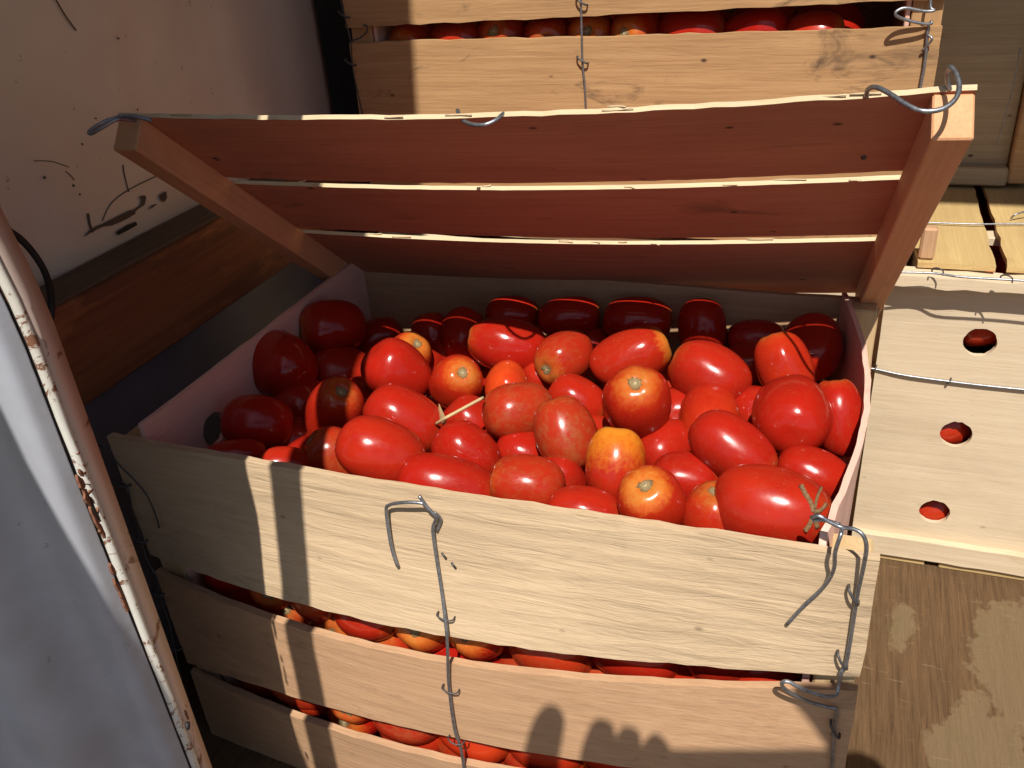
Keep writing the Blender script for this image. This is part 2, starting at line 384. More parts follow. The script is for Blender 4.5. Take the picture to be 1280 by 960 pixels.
# ================================================================== SETTING
FZ = -0.33
def slab(name, x0, x1, y0, y1, z0, z1, mat):
    o = board(name, (x0, y0, z0), (x1 - x0, 0, 0), (0, y1 - y0, 0), (0, 0, z1 - z0), mat, bev=0); return o
tag(slab('ground', -120, 120, -120, 120, -1.3, -1.2, M_ASPH), None, None, kind='structure')
tag(slab('floor', -0.25, 1.5, -0.55, 1.9, FZ - 0.02, FZ, M_PLY), None, None, kind='structure')

# side wall of the van, ends in a dark recess
wl = empty('van_side_wall', (-0.108, 0.2, FZ), 'dirty cream painted inner side wall of the van, scratched and marked above the beam', 'van wall')
WX = -0.105
def wall_sheet():
    bm = bmesh.new(); ny, nz = 60, 50; g = []
    for i in range(ny + 1):
        y = -0.16 + (0.56 + 0.16) * i / ny; row = []
        for j in range(nz + 1):
            z = FZ + (1.45 - FZ) * j / nz
            d = 0
            for (cy, cz, r, h) in ((0.31, 0.20, 0.085, 0.006), (0.02, 0.14, 0.10, 0.005)):
                q = math.hypot((y - cy), (z - cz) * 0.8) / r
                d += -h * max(0, min(1, (1 - q) * 5))
            d += 0.0012 * noise.noise(V((y * 9, z * 9, 1)))
            row.append(bm.verts.new((d, y - 0.2, z - 0.2)))
        g.append(row)
    for i in range(ny):
        for j in range(nz): bm.faces.new((g[i][j], g[i + 1][j], g[i + 1][j + 1], g[i][j + 1]))
    r = bmesh.ops.extrude_face_region(bm, geom=list(bm.faces)); 
    for v in [e for e in r['geom'] if isinstance(e, bmesh.types.BMVert)]: v.co.x -= 0.01
    bmesh.ops.recalc_face_normals(bm, faces=bm.faces)
    me = bpy.data.meshes.new('wall_sheet'); bm.to_mesh(me); bm.free(); smooth(me)
    return link('wall_sheet', me, M_WALL, wl, Matrix.Translation((WX, 0.2, 0.2)))
wall_sheet()
board('lower_sheet', (WX + .0015, -.16, FZ), (0, .72, 0), (0, 0, -FZ - .004), (-.001, 0, 0), M_GREYP, wl, bev=0)
def mark(name, pts, wd, mat, parent, x=WX + 0.0012):
    q = spline([atx(a, b, x) for a, b in pts], 4)
    return tube(name, q, wd * .55, mat, parent, 1, 5)
mark('scratch', [(70, 0), (82, 20), (95, 38)], 0.0012, M_SCAR, wl)
mark('scratch', [(42, 201), (66, 202), (86, 209)], 0.0006, M_SCAR, wl)
mark('scratch', [(128, 276), (137, 257), (152, 243), (175, 230), (205, 216)], 0.0008, M_SCAR, wl)
mark('scratch', [(161, 240), (158, 228), (155, 215), (154, 206)], 0.0010, M_SCAR, wl)
mark('scratch', [(110, 267), (112, 280), (116, 290)], 0.0022, M_SCAR, wl)
mark('scratch', [(82, 214), (88, 219), (93, 225)], 0.0007, M_SCAR, wl)
def flake(pts, parent, x=WX + 0.001, t=0.0012, mat=M_SCAR, name='peeled_patch'):
    q = [atx(a, b, x + t) for a, b in pts]; q2 = [atx(a, b, x) for a, b in pts]; n = len(q)
    return mesh_obj(name, q + q2, [tuple(range(n))] + [(i, i + n, (i + 1) % n + n, (i + 1) % n) for i in range(n)], mat, parent)
flake([(106, 296), (112, 288), (118, 284), (130, 279), (140, 274), (152, 268), (162, 263), (167, 263), (170, 267), (160, 273), (150, 278), (140, 282), (130, 283), (121, 287), (112, 292)], wl)
flake([(167, 262), (175, 258), (178, 250), (174, 246), (181, 244), (183, 247), (181, 256), (172, 262), (168, 266)], wl)
flake([(199, 244), (208, 239), (209, 247), (206, 252), (201, 250)], wl)
flake([(186, 262), (192, 256), (197, 255), (190, 260)], wl)
flake([(145, 290), (158, 282), (170, 277), (172, 281), (160, 288), (148, 294)], wl, mat=M_RUBBER, name='slot', t=0.0015)
for a, b, r in ((56, 222, .0012), (92, 232, .0012), (120, 148, .0008), (103, 180, .0009), (100, 243, .0009), (148, 48, .0010), (172, 137, .0009)):
    tube('speck', [atx(a, b, WX), atx(a, b, WX + .0015)], r, M_SCAR, wl, 1, 6)

# recess behind the wall end, far bulkhead, roof and the other side: largely unseen, added to keep the van's inside dark
rc = empty('cargo_hold', (0.6, 1.95, FZ), 'dark unlit inside of the van behind the crates: pillar, bulkhead and unseen roof added for shade', 'cargo hold')
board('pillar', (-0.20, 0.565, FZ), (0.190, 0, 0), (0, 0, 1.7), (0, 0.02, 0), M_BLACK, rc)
board('bulkhead', (-0.19, 0.845, FZ), (0.29, 0, 0), (0, 0, 1.7), (0, 0.01, 0), M_BLACK, rc)  # added black sheet closing the recess so it stays dark
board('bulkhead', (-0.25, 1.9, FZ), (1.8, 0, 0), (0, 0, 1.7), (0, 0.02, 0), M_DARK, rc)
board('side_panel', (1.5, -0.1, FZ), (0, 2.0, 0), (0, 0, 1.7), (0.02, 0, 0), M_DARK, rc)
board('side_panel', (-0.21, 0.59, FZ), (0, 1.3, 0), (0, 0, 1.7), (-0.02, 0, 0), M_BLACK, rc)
board('roof', (-0.25, -0.10, 1.42), (1.035, 0, 0), (0, 2.0, 0), (0, 0, 0.03), M_DARK, rc)  # unseen roof, added to keep sun and sky off the inside
board('roof', (0.79, -0.32, 1.42), (0.74, 0, 0), (0, 2.22, 0), (0, 0, 0.03), M_DARK, rc)  # unseen second piece, brought forward to shade the upper right crate

# beam lying along the wall
bmr = empty('wooden_beam', (-0.08, 0.3, -0.005), 'dark reddish brown rusty wooden beam running along the van wall behind the crate', 'beam')
board('beam_timber', (-0.061, -0.14, -0.005), (0, 0.72, 0), (0, 0, 0.086), (-0.040, 0, 0), M_BEAM, bmr, bev=0.002)
board('beam_cap', (-0.0605, -0.14, 0.0812), (0, 0.72, 0), (-0.041, 0, 0), (0, 0, 0.004), M_BEAMTOP, bmr, bev=0.001)
for y in (-0.1, 0.5): board('beam_bracket', (-0.07, y, FZ), (0, 0.03, 0), (0, 0, -FZ - 0.0055), (-0.03, 0, 0), M_DARK, bmr)
cb = tag(tube('rubber_cable', [atx(-30, 262, -.04), atx(4, 284, -.045), atx(30, 303, -.045), (atx(52, 332, -.045)), atx(62, 360, -.05), atx(64, 390, -.055), atx(58, 430, -.055), atx(56, 520, -.055)], 0.0026, M_RUBBER), 'thin black cable looping down over the left end of the beam', 'cable')

# ------------------------------------------------------------------ van door edge, lower left
def lerp_col(col, y):
    for (x0, y0), (x1, y1) in zip(col, col[1:]):
        if y <= y1 or (x1, y1) == col[-1]: return x0 + (x1 - x0) * (y - y0) / (y1 - y0)
NFv = V((0.9, 0.43, 0)).normalized()
def edge_line(z):
    t = (z + 0.12) / 0.328; return V((0.137 + 0.028 * t, -0.124 - 0.022 * t, z))
def edge_pt(z): # free edge of the door, very slightly buckled
    b = 0
    if z > .19: b = .0065 * min(1, (z - .19) / .06) * max(0, min(1, (.7 - z) / .4))
    return edge_line(z) + V((-b, -b * .36, 0))
dr = empty('loading_door', (0.10, -0.2, -0.33), 'white painted steel door with rusty chipped edge at lower left', 'door')
NF = V((0.9, 0.43, 0)).normalized(); NP = V((0.56, -0.83, 0)).normalized(); DP = V((-0.83, -0.56, 0))
flR = [(-20, 230), (27, 340), (100, 515), (145, 637), (187, 727), (230, 847), (247, 923), (249, 1000)]
flL = [(-60, 230), (-8, 340), (53, 477), (81, 546), (101, 602), (133, 673), (160, 747), (190, 813), (217, 887), (236, 925), (247, 1000)]
# rim line (corner between flange and outer sheet), in world metres along the flange
rows = []; nz = 90; z0, z1 = -0.325, 1.75
for i in range(nz + 1):
    z = z0 + (z1 - z0) * (i / nz) ** 1.5
    rows.append(z)
def strip(name, offs, mat, parent, jag=0.0, seed=0, thick=0.0012, zr=None, nrm=NP):
    """vertical sheet through offset functions offs: list of f(z)->Vector"""
    zs = [z for z in rows if zr is None or zr[0] <= z <= zr[1]]
    vs = []; fs = []; n = len(offs); rr = random.Random(seed)
    for z in zs:
        for j, f in enumerate(offs):
            p = f(z); vs.append(p)
    m = len(zs)
    for i in range(m - 1):
        for j in range(n - 1): fs.append((i * n + j, i * n + j + 1, (i + 1) * n + j + 1, (i + 1) * n + j))
    o = mesh_obj(name, vs, fs, mat, parent, True)
    md = o.modifiers.new('solid', 'SOLIDIFY'); md.thickness = thick; md.offset = 0
    return o
FW = lambda z: 0.0165 + 0.0018 * math.sin(z * 9)          # flange width
TF = V((0.43, -0.9, 0)).normalized()
def corner(z): return edge_pt(z) + TF * FW(z)
nj = lambda z, s, a: a * noise.noise(V((z * 90, s, 0)))
strip('flange', [lambda z: edge_pt(z), lambda z: edge_pt(z) + TF * FW(z) * 0.5, lambda z: corner(z)], M_FLANGE, dr)
def panel_pt(d, lift): return lambda z: corner(z) + DP * d + NP * lift
strip('rim', [lambda z: corner(z) + TF * 0.0006 + DP * nj(z, 1, .0010), lambda z: corner(z) + TF * 0.0020 - DP * nj(z, 7, .0012) + DP * .001, lambda z: corner(z) + TF * 0.0022 + DP * 0.0038 + DP * nj(z, 3, .0005)], M_RIM, dr)
strip('seam', [lambda z: corner(z) + DP * 0.0034 + NP * 0.001, lambda z: corner(z) + DP * 0.0060 + NP * 0.001], M_DARK, dr)
offs = []
for i in range(110):
    d = 0.0058 + 0.75 * (i / 109) ** 1.6
    def f(z, d=d):
        rib = 0.004 * min(1, max(0, (d - 0.0058) / 0.006)) + 0.007 * math.cos((d - .0058) * 6.283 / .062) * min(1, d / .02)
        return corner(z) + DP * d + NP * (0.0005 + rib + 0.0008 * noise.noise(V((d * 30, z * 14, 0))))
    offs.append(f)
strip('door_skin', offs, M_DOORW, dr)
# rust-eaten bits on the flange and seam
def rust_patch(cx, cy, w_, h_, seed, ang=1.15, mat=None, lift=.0009):
    r_ = random.Random(seed); n = 14; q = []
    for k in range(n):
        t = k * math.tau / n; rad = r_.uniform(.55, 1.15); x, y = math.cos(t) * w_ * .7 * rad, math.sin(t) * h_ * 1.25 * rad
        q.append(at_plane(cx + x * math.sin(ang) + y * math.cos(ang), cy - x * math.cos(ang) + y * math.sin(ang), edge_pt(at_plane(cx, cy, edge_line(0), NFv).z), NF) + NF * lift)
    q2 = [p - NF * .0012 for p in q]
    return mesh_obj('rust_flake', q + q2, [tuple(range(n))] + [(i, (i + 1) % n, (i + 1) % n + n, i + n) for i in range(n)], mat or M_RUST, dr)
for k, (a, b, w_, h_) in enumerate(((100, 604, 5, 9), (108, 622, 6, 11), (118, 646, 5, 14), (126, 664, 4, 9), (140, 712, 4, 9), (147, 736, 3, 11), (156, 757, 3, 9), (232, 893, 2, 7))): rust_patch(a, b, w_, h_, k)
rust_patch(114, 634, 2.6, 16, 31, mat=M_BLACK, lift=.0014)
for a, b in ((152, 700), (234, 907)):
    q = at_plane(a, b, edge_pt(0), NF); tube('drain_hole', [q - NF * .0005, q + NF * .0012], 0.0026, M_RUBBER, dr, 1, 10)
rr = random.Random(5)
for i in range(16):
    a = 96 + rr.uniform(0, 26); b = 575 + (a - 96) * 2.2 + rr.uniform(-24, 14)
    rust_patch(a, b, rr.uniform(.8, 2.4), rr.uniform(1.5, 4.5), 50 + i, ang=rr.uniform(0, 3), lift=.0006)
# unseen strap and sheet, added to cast shadows on the crate and door panel
def back(P, t): return V(P) - SUN * t
def panel_hit(a, b): return at_plane(a, b, corner(0) + NP * 0.003, NP)
pe = [panel_hit(*q) for q in ((0, 456), (53, 559), (87, 637), (100, 677), (133, 740), (167, 807), (200, 880), (232, 955))]
pe = [pe[0] + (pe[0] - pe[1]) * 9] + pe + [pe[-1] + (pe[-1] - pe[-2]) * 3]
vs = []
for p in pe: q = back(p, .55); vs += [q, q + V((-0.45, -0.12, 0))]
po = mesh_obj('loading_door', vs, [(2 * i, 2 * i + 1, 2 * i + 3, 2 * i + 2) for i in range(len(pe) - 1)], M_DOORW)  # added sheet traced back along the sun, no second door
po.modifiers.new('solid', 'SOLIDIFY').thickness = 0.03
tag(po, 'unseen white sheet added out of the picture to shade the door panel', 'door')
# ------------------------------------------------------------------ CRATES
W = 0.54; D = 0.349
def sx(n, f): return [f(i) for i in range(n)]

# ---- main crate
cr = empty('tomato_crate', (W / 2, D / 2, FZ), 'open wooden slatted crate heaped with red tomatoes, lid propped up behind', 'crate', 'wooden tomato crates')
bowf = lambda a, s=-1: (lambda u: a * math.sin(math.pi * min(1, max(0, u))))
# front slats: local thickness vector +y (into crate) so bow negative = outwards
def front_slat(z_top_l, z_top_r, z_bot_l, z_bot_r, mat, bow, seed, rough=.0006, th=.006, x0=0.0, x1=W, parent=cr, y=0.0, nm='slat', curl=0.0, label=None, sag=0, sagb=0):
    h = .1; zt = max(z_top_l, z_top_r)
    return board(nm, (x0, y, zt - h), (x1 - x0, 0, 0), (0, 0, h), (0, th, 0), mat, parent, nu=48, bow=lambda u, t=0: -(bow[1] * (1 - t) + bow[0] * t) * math.sin(math.pi * u ** .95), rough=rough, seed=seed, curl=curl,
                 quad=(z_bot_l - (zt - h), z_bot_r - (zt - h), z_top_l - zt, z_top_r - zt), label=label, sag=sag, sagb=sagb)
front_slat(0, 0, -.113, -.0915, M_FRONT, (.004, .028), 1, .0009, label='pale rough-sawn top slat with torn grain')
front_slat(-.132, -.1035, -.236, -.199, M_TAN, (.028, .027), 2, sag=.011, sagb=-.010)
front_slat(-.248, -.212, -.329, -.329, M_TAN, (.027, .015), 3, sag=.0065)
# back slats
for i, (a, b) in enumerate(((0.0, -.095), (-.108, -.195), (-.205, -.32))):
    board('slat', (0.0, D + 0.002, b), (W, 0, 0), (0, 0, a - b), (0, .006, 0), M_TAN, cr, nu=24, bow=lambda u, t=0: .003 * math.sin(math.pi * u), rough=.0006, seed=40 + i)
# end panels
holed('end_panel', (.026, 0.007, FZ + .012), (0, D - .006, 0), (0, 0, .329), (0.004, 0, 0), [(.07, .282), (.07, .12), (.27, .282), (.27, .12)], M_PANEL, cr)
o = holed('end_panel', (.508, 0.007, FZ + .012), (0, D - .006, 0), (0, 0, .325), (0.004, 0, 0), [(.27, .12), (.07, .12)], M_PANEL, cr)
def bulge(o, sgn, amt):
    me = o.data; bm = bmesh.new(); bm.from_mesh(me)
    for k in range(1, 14):
        bmesh.ops.bisect_plane(bm, geom=list(bm.verts) + list(bm.edges) + list(bm.faces), plane_co=(-.17 + .34 * k / 14, 0, 0), plane_no=(1, 0, 0))
    for k in range(1, 8):
        bmesh.ops.bisect_plane(bm, geom=list(bm.verts) + list(bm.edges) + list(bm.faces), plane_co=(0, -.16 + .32 * k / 8, 0), plane_no=(0, 1, 0))
    for v in bm.verts:
        u = (v.co.x / .343 + .5); t = (v.co.y / .325 + .5)
        v.co.z += sgn * amt * (math.sin(math.pi * max(0, min(1, u))) ** 1.0) * (.35 + .65 * t) + sgn * .0012 * noise.noise(V((v.co.x * 60, v.co.y * 30, 0)))
        if t > .95: v.co.y += .0012 * noise.noise(V((v.co.x * 160, 3, 0)))
    bm.to_mesh(me); bm.free()
bulge(o, 1, .021)
# corner posts
for (x, y, zt) in ((0.001, .0065, -.006), (0.001, D - .024, -.004), (W - .026, .0065, -.009), (W - .026, D - .024, .002)):
    board('corner_post', (x, y, FZ + .001), (0, 0, zt - FZ - .001), (.024, 0, 0), (0, .024, 0), M_LOG, cr, bev=.0015)
for x in (.001, W - .012):
    board('end_rail', (x, .033, FZ + .002), (0, D - .06, 0), (0, 0, .03), (.010, 0, 0), M_CREAM, cr)
for i in range(5):
    board('bottom_slat', (.03, .012 + i * .068, FZ + .001), (.478, 0, 0), (0, .058, 0), (0, 0, .006), M_TAN, cr)

# ---- lid of the main crate, seen from below
HL = V((.003, .361, -.016)); HR = V((.541, .398, -.012)); TL = V((.021, .077, .219)); TR = V((.56, .115, .228))
LU = (HR - HL); LUn = LU.normalized(); LV = (TL - HL); LV -= LUn * LV.dot(LUn) * 0
LN = LU.cross(LV).normalized()
if LN.z > 0: LN = -LN                                            # points down towards the camera
lid = empty('lid', (HL + HR) / 2, None, None); lid.parent = cr; lid.matrix_parent_inverse = parent_world(cr).inverted()
lid['label'] = 'raised slatted lid hinged at the back of the crate'
def lidp(u, v): return HL * (1 - u) * (1 - v) + HR * u * (1 - v) + TL * (1 - u) * v + TR * u * v
def lid_slat(v0l, v1l, v0r, v1r, seed, bow, edge=.0003):
    nu = 48; vs = []; fs = []; rr = random.Random(seed); nv = 3; prof = (nv + 1) * 2; C = lidp(.5, (v0l + v1l) / 2)
    ex = LUn; ez = -LN; ey = ez.cross(ex).normalized()
    mw = Matrix((ex, ey, ez)).transposed().to_4x4(); mw.translation = C; inv = mw.inverted()
    for i in range(nu + 1):
        u = i / nu; r1, r2 = rr.uniform(-1, 1) * edge, rr.uniform(-1, 1) * edge
        a = v0l * (1 - u) + v0r * u; b = v1l * (1 - u) + v1r * u
        for side in (0, 1):
            for j in (range(nv + 1) if side == 0 else range(nv, -1, -1)):
                v = a + (b - a) * j / nv
                p = lidp(u, v) - LN * (.0032 * side) + LV.normalized() * (r1 if j == 0 else r2 if j == nv else 0)
                s_ = math.sin(math.pi * u)
                p += LV.normalized() * (bow * s_) + LN * (.006 * s_)
                vs.append(inv @ p)
    for i in range(nu):
        for j in range(prof): fs.append((i * prof + j, i * prof + (j + 1) % prof, (i + 1) * prof + (j + 1) % prof, (i + 1) * prof + j))
    fs.append(tuple(range(prof))[::-1]); fs.append(tuple(range(nu * prof, nu * prof + prof)))
    me = bpy.data.meshes.new('slat'); me.from_pydata([tuple(v) for v in vs], [], fs)
    bm = bmesh.new(); bm.from_mesh(me); bmesh.ops.recalc_face_normals(bm, faces=bm.faces); bm.to_mesh(me); bm.free()
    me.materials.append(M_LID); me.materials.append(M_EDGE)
    for p_ in me.polygons:
        if abs(p_.normal.y) > .7: p_.material_index = 1
    o = link('slat', me, None, lid, mw)
    for q in range(7):
        u = rr.uniform(.08, .92); v = v1l * (1 - u) + v1r * u; p = lidp(u, v) + LN * (.006 * math.sin(math.pi * u)) - LN * rr.uniform(0, .004) + LV.normalized() * (bow * math.sin(math.pi * u)); L_ = rr.uniform(.004, .014)
        tube('splinter', [p - LUn * L_, p + LV.normalized() * .0006, p + LUn * L_ * .7 + LV.normalized() * rr.uniform(.0005, .0016) + LN * rr.uniform(-.001, .002)], rr.uniform(.0004, .0009), M_EDGE, lid, 2, 4)
    return o
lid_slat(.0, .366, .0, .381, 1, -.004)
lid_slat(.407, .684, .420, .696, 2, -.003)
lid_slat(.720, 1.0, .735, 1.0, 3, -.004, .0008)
def batten(u0, u1, v0, v1, dep, seed, nm='batten'):
    P = lidp(u0, v0) + LN * .0004; U = lidp(u0, v1) - lidp(u0, v0); Wd = LUn * ((u1 - u0) * LU.length)
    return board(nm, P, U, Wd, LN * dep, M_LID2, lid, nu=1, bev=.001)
M_LID2 = wood('batten_wood_orange_bounce', (0.70, 0.36, 0.19), (0.60, 0.29, 0.14), rings=0.5, dirt=0.3)  # orange glow of the tomatoes is part of this batten colour
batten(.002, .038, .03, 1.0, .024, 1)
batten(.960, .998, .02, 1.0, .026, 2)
LT = LV.normalized()
# lid nail knots, staples on the inner face
def on_lid(a, b, lift=0.0): return at_plane(a, b, HL + LN * lift, LN)
for a, b in ((592, 202), (1080, 188)):
    p = on_lid(a, b, -.006); tube('nail', [p, p + LN * .006 + LT * .001], .0016, M_WIRED, lid, 1, 7)
for a, b in ((268, 196), (272, 198)):
    p = on_lid(a, b); tube('nail', [p - LUn * .003, p + LN * .0015, p + LUn * .004 + LN * .0005], .0005, M_WIRED, lid, 2, 5)
# lid hooks of thick wire
yL = .085; R_W = .00135
def hook(pts, name='hook', parent=lid, r=R_W, mat=M_WIRE, label=None): return tube(name, pts, r, mat, parent, 6, 8, label=label)
hook([aty(190, 151, .075), aty(166, 145, .070), aty(145, 147, .066), aty(125, 155, .058), aty(112, 164, .052), aty(114, 167, .050), aty(128, 159, .054), aty(147, 149, .062), aty(160, 150, .070), aty(172, 150, .078)])
hook([aty(572, 138, .112), aty(576, 148, .100), aty(588, 155, .090), aty(605, 156, .086), aty(620, 150, .090), aty(630, 142, .098), aty(636, 146, .104), aty(633, 153, .108)])
hook([aty(1083, 122, .112), aty(1085, 112, .108), aty(1095, 109, .100), aty(1112, 117, .092), aty(1135, 132, .082), aty(1155, 139, .078), aty(1178, 136, .080), aty(1194, 124, .086), aty(1199, 108, .094), aty(1195, 92, .102), aty(1187, 84, .108), aty(1184, 98, .112), aty(1187, 112, .114)])

# ---- wires of the main crate
def fb(x, z):
    A = ((0, .004), (-.10, .028), (-.2, .029), (-.24, .027), (-.33, .015)); b = .015
    for (z0, b0), (z1, b1) in zip(A, A[1:]):
        if z >= z1: b = b0 + (b1 - b0) * max(0, (z0 - z) / (z0 - z1)); break
    return -b * math.sin(math.pi * max(0, min(1, x / W)) ** .95)
def fr(a, b, off=.0025):
    p = aty(a, b, 0)
    for _ in range(5): p = aty(a, b, fb(p.x, p.z) - off)
    return p
wire = lambda pts, par=cr, r=.0012, m=M_WIRE, nm='binding_wire': tube(nm, pts, r, m, par, 5, 8)
wire([fr(497, 708, .003), fr(489, 682, .004), fr(483, 640, .006), fr(487, 631, .008), fr(507, 628, .011), fr(528, 629, .010), fr(534, 634, .008)], nm='hook')
wire([fr(524, 620, .010), fr(534, 634, .009), fr(545, 647, .007), fr(541, 662, .0045), fr(546, 700, .003), fr(553, 745, .0025), fr(559, 800, .0055), fr(561, 855, .0025), fr(568, 910, .0028), fr(576, 935, .003), fr(582, 975, .003)])
wire([fr(543, 640, .006), fr(551, 649, .003), fr(546, 664, .002)], r=.0009, nm='hook')
st = [fr(a, b, 0) for a, b in ((354, 575), (357, 600), (362, 660), (367, 715), (369, 745), (371, 772), (375, 805), (382, 838), (390, 878), (396, 908), (407, 956), (416, 1010))]
tag(tube('shadow_strap', [back((.105, .25, -.03), .58), back((.122, .16, -.03), .55), back((.140, .07, -.02), .53)] + [back(p, .50 + .10 * max(0, (i - 4) / 7)) for i, p in enumerate(st)], 0.0130, M_RUBBER, None, 4, 10),  # added strap, traced back along the sun from its shadow stripe
    'unseen dark strap added off to the left to cast the shadow stripe on the crate', 'strap')
for a, b in ((557, 770), (563, 861), (570, 925)): staple(fr(a, b, .0022), (1, 0, -.15), (0, -1, 0), cr, .012, .0006)
# right corner wire
wire([fr(984, 780, .003), fr(1005, 757, .004), fr(1030, 733, .005), fr(1042, 712, .008), fr(1044, 690, .012), fr(1051, 668, .012), fr(1052, 662, .004)], nm='hook')
wire([aty(1014, 647, -.004), aty(1024, 645, -.006), aty(1038, 653, -.006), aty(1052, 659, -.006), aty(1066, 661, -.008), aty(1078, 668, -.010), aty(1083, 684, -.010), aty(1079, 710, -.008), fr(1072, 742, .004), fr(1066, 780, .003), fr(1058, 828, .003),
      fr(1052, 840, .004), fr(1048, 858, .005), fr(1044, 869, .009), fr(1030, 870, .013), fr(1005, 862, .016), fr(985, 852, .017), fr(977, 855, .016), fr(985, 864, .013), fr(1010, 877, .008), fr(1036, 884, .004), fr(1046, 888, .003), fr(1043, 915, .003), fr(1039, 980, .003)])
wire([aty(1016, 650, -.003), aty(1030, 650, -.004), aty(1050, 656, -.004)], nm='hook')
for a, b in ((1067, 744), (1053, 825), (1044, 912)): staple(fr(a, b, .003), (.6, 0, -1), (0, -1, 0), cr, .012, .0009)
# left corner wires, thinner, in shade
wire([fr(118, 556, .004), fr(133, 560, .004), fr(148, 580, .006), fr(168, 600, .004), fr(184, 620, .004), fr(195, 645, .003), fr(199, 660, .002)], r=.0007, m=M_WIRED)
wire([fr(130, 555, .01), fr(128, 590, .008), fr(142, 606, .004), fr(158, 607, .003), fr(166, 640, .003), fr(176, 672, .002), fr(184, 700, .004), fr(196, 722, .004), fr(199, 742, .003), fr(212, 780, .002), fr(222, 830, .003), fr(228, 850, .003)], r=.0008, m=M_WIRED)
for a, b in ((155, 604), (177, 673), (198, 740), (220, 808)): staple(fr(a, b, .002), (1, 0, -.3), (0, -1, 0), cr, .010, .0009)
for a, b in ((565, 702), (553, 690)):
    p = fr(a, b, .0); tube('nail', [p - V((0, .001, 0)), p + V((.003, -.0015, -.004))], .0008, M_WIRED, cr, 1, 5)
# twist of wire at the right end panel
wire([aty(1036, 684, .012) , aty(1034, 672, .012), aty(1028, 668, .012), aty(1024, 674, .012)], r=.0006, m=M_WIRED, nm='staple')

# ---- generic slatted crate used for the stack behind
def stack_crate(name, x0, y0, zb, label, group, nb=3, heights=None, mat=M_OLD, seed=0, w_=.567, d_=.36, h=.29):
    r = empty(name, (x0 + w_ / 2, y0 + d_ / 2, zb), label, 'crate', group)
    hs = heights or [(.004, .004, .095, .095), (.107, .107, .195, .195), (.207, .207, .286, .286)]
    for side, yy in ((0, y0), (1, y0 + d_ - .006)):
        for i, (bl, br, tl, tr) in enumerate(hs):
            zt = zb + max(tl, tr)
            board('slat', (x0, yy, zt - .1), (w_, 0, 0), (0, 0, .1), (0, .006, 0), mat, r, nu=40, bow=lambda u, t=0: (-.004 if side == 0 else .004) * math.sin(math.pi * u), rough=.0008, seed=seed + i + side * 7,
                  quad=(zb + bl - zt + .1, zb + br - zt + .1, zb + tl - zt, zb + tr - zt))
    for x in (x0 + .001, x0 + w_ - .025):
        for y in (y0 + .0065, y0 + d_ - .032): board('corner_post', (x, y, zb + .002), (0, 0, h - .004), (.024, 0, 0), (0, .024, 0), mat, r)
    for x in (x0 + .026, x0 + w_ - .030): board('end_panel', (x, y0 + .008, zb + .01), (0, d_ - .018, 0), (0, 0, h - .014), (.004, 0, 0), M_PANEL, r)
    for i in range(5): board('bottom_slat', (x0 + .032, y0 + .012 + i * .068, zb + .001), (w_ - .064, 0, 0), (0, .058, 0), (0, 0, .006), mat, r)
    return r
BX = -.004; BY = .45
lowc = stack_crate('tomato_crate', BX, BY, FZ, 'lowest crate of the stack behind the open crate, a pale strip below the raised lid', 'wooden tomato crates', mat=M_CREAM, seed=60, h=.33, heights=[(.004, .004, .105, .105), (.118, .118, .215, .215), (.228, .228, .328, .328)])
for i in range(4): board('lid_slat', (BX, BY + .004 + i * .089, .001), (.567, 0, 0), (0, .080, 0), (0, 0, .005), M_CREAM, lowc, nu=12, rough=.0008, seed=70 + i)
for x in (BX + .002, BX + .541): board('lid_batten', (x, BY + .01, -.0035), (.022, 0, 0), (0, .34, 0), (0, 0, .004), M_CREAM, lowc)
upc = stack_crate('tomato_crate', BX, BY, .010, 'upper crate behind the raised lid, dirty golden slats with tomatoes in the gap', 'wooden tomato crates',
                  heights=[(.003, .003, .088, .088), (.100, .098, .198, .200), (.213, .222, .284, .284)], seed=80)
for i in range(4): board('lid_slat', (BX, BY + .004 + i * .089, .303), (.567, 0, 0), (0, .080, 0), (0, 0, .005), M_OLD, upc, nu=12, rough=.0008, seed=90 + i)
def bk(a, b, off=.003):
    p = aty(a, b, BY); return aty(a, b, BY - .004 * math.sin(math.pi * min(1, max(0, (p.x - BX) / .567))) - off)
wire([bk(726, -20), bk(726, 0), bk(727, 35), bk(728, 76), bk(731, 110), bk(733, 150), bk(736, 190)], upc, .0011)
for a, b in ((727, 2), (728, 75)): staple(bk(a, b, .002), (1, 0, -.6), (0, -1, 0), upc, .012, .0009)
wire([bk(424, -10), bk(430, 18), bk(438, 50), bk(441, 85), bk(448, 120), bk(456, 155), bk(462, 190)], upc, .0008, M_WIRED)
wire([bk(438, 52), bk(450, 47), bk(458, 40), bk(459, 33), bk(454, 31)], upc, .0008, M_WIRED, nm='hook')
for a, b in ((430, 18), (438, 78)): staple(bk(a, b, .002), (1, 0, -.6), (0, -1, 0), upc, .012, .0010)
wire([bk(1166, -20), bk(1163, 8, .006), bk(1168, 13, .008), bk(1155, 14, .010), bk(1132, 10, .014), bk(1121, 14, .016), bk(1120, 19, .016), bk(1130, 24, .013), bk(1150, 29, .009), bk(1163, 30, .006), bk(1164, 27, .004), bk(1160, 35, .003), bk(1158, 60), bk(1155, 85), bk(1150, 112), bk(1147, 140)], upc, .0013)
wire([bk(1152, 64), bk(1162, 54, .005), bk(1165, 48, .006), bk(1160, 44, .004)], upc, .0010, nm='hook')

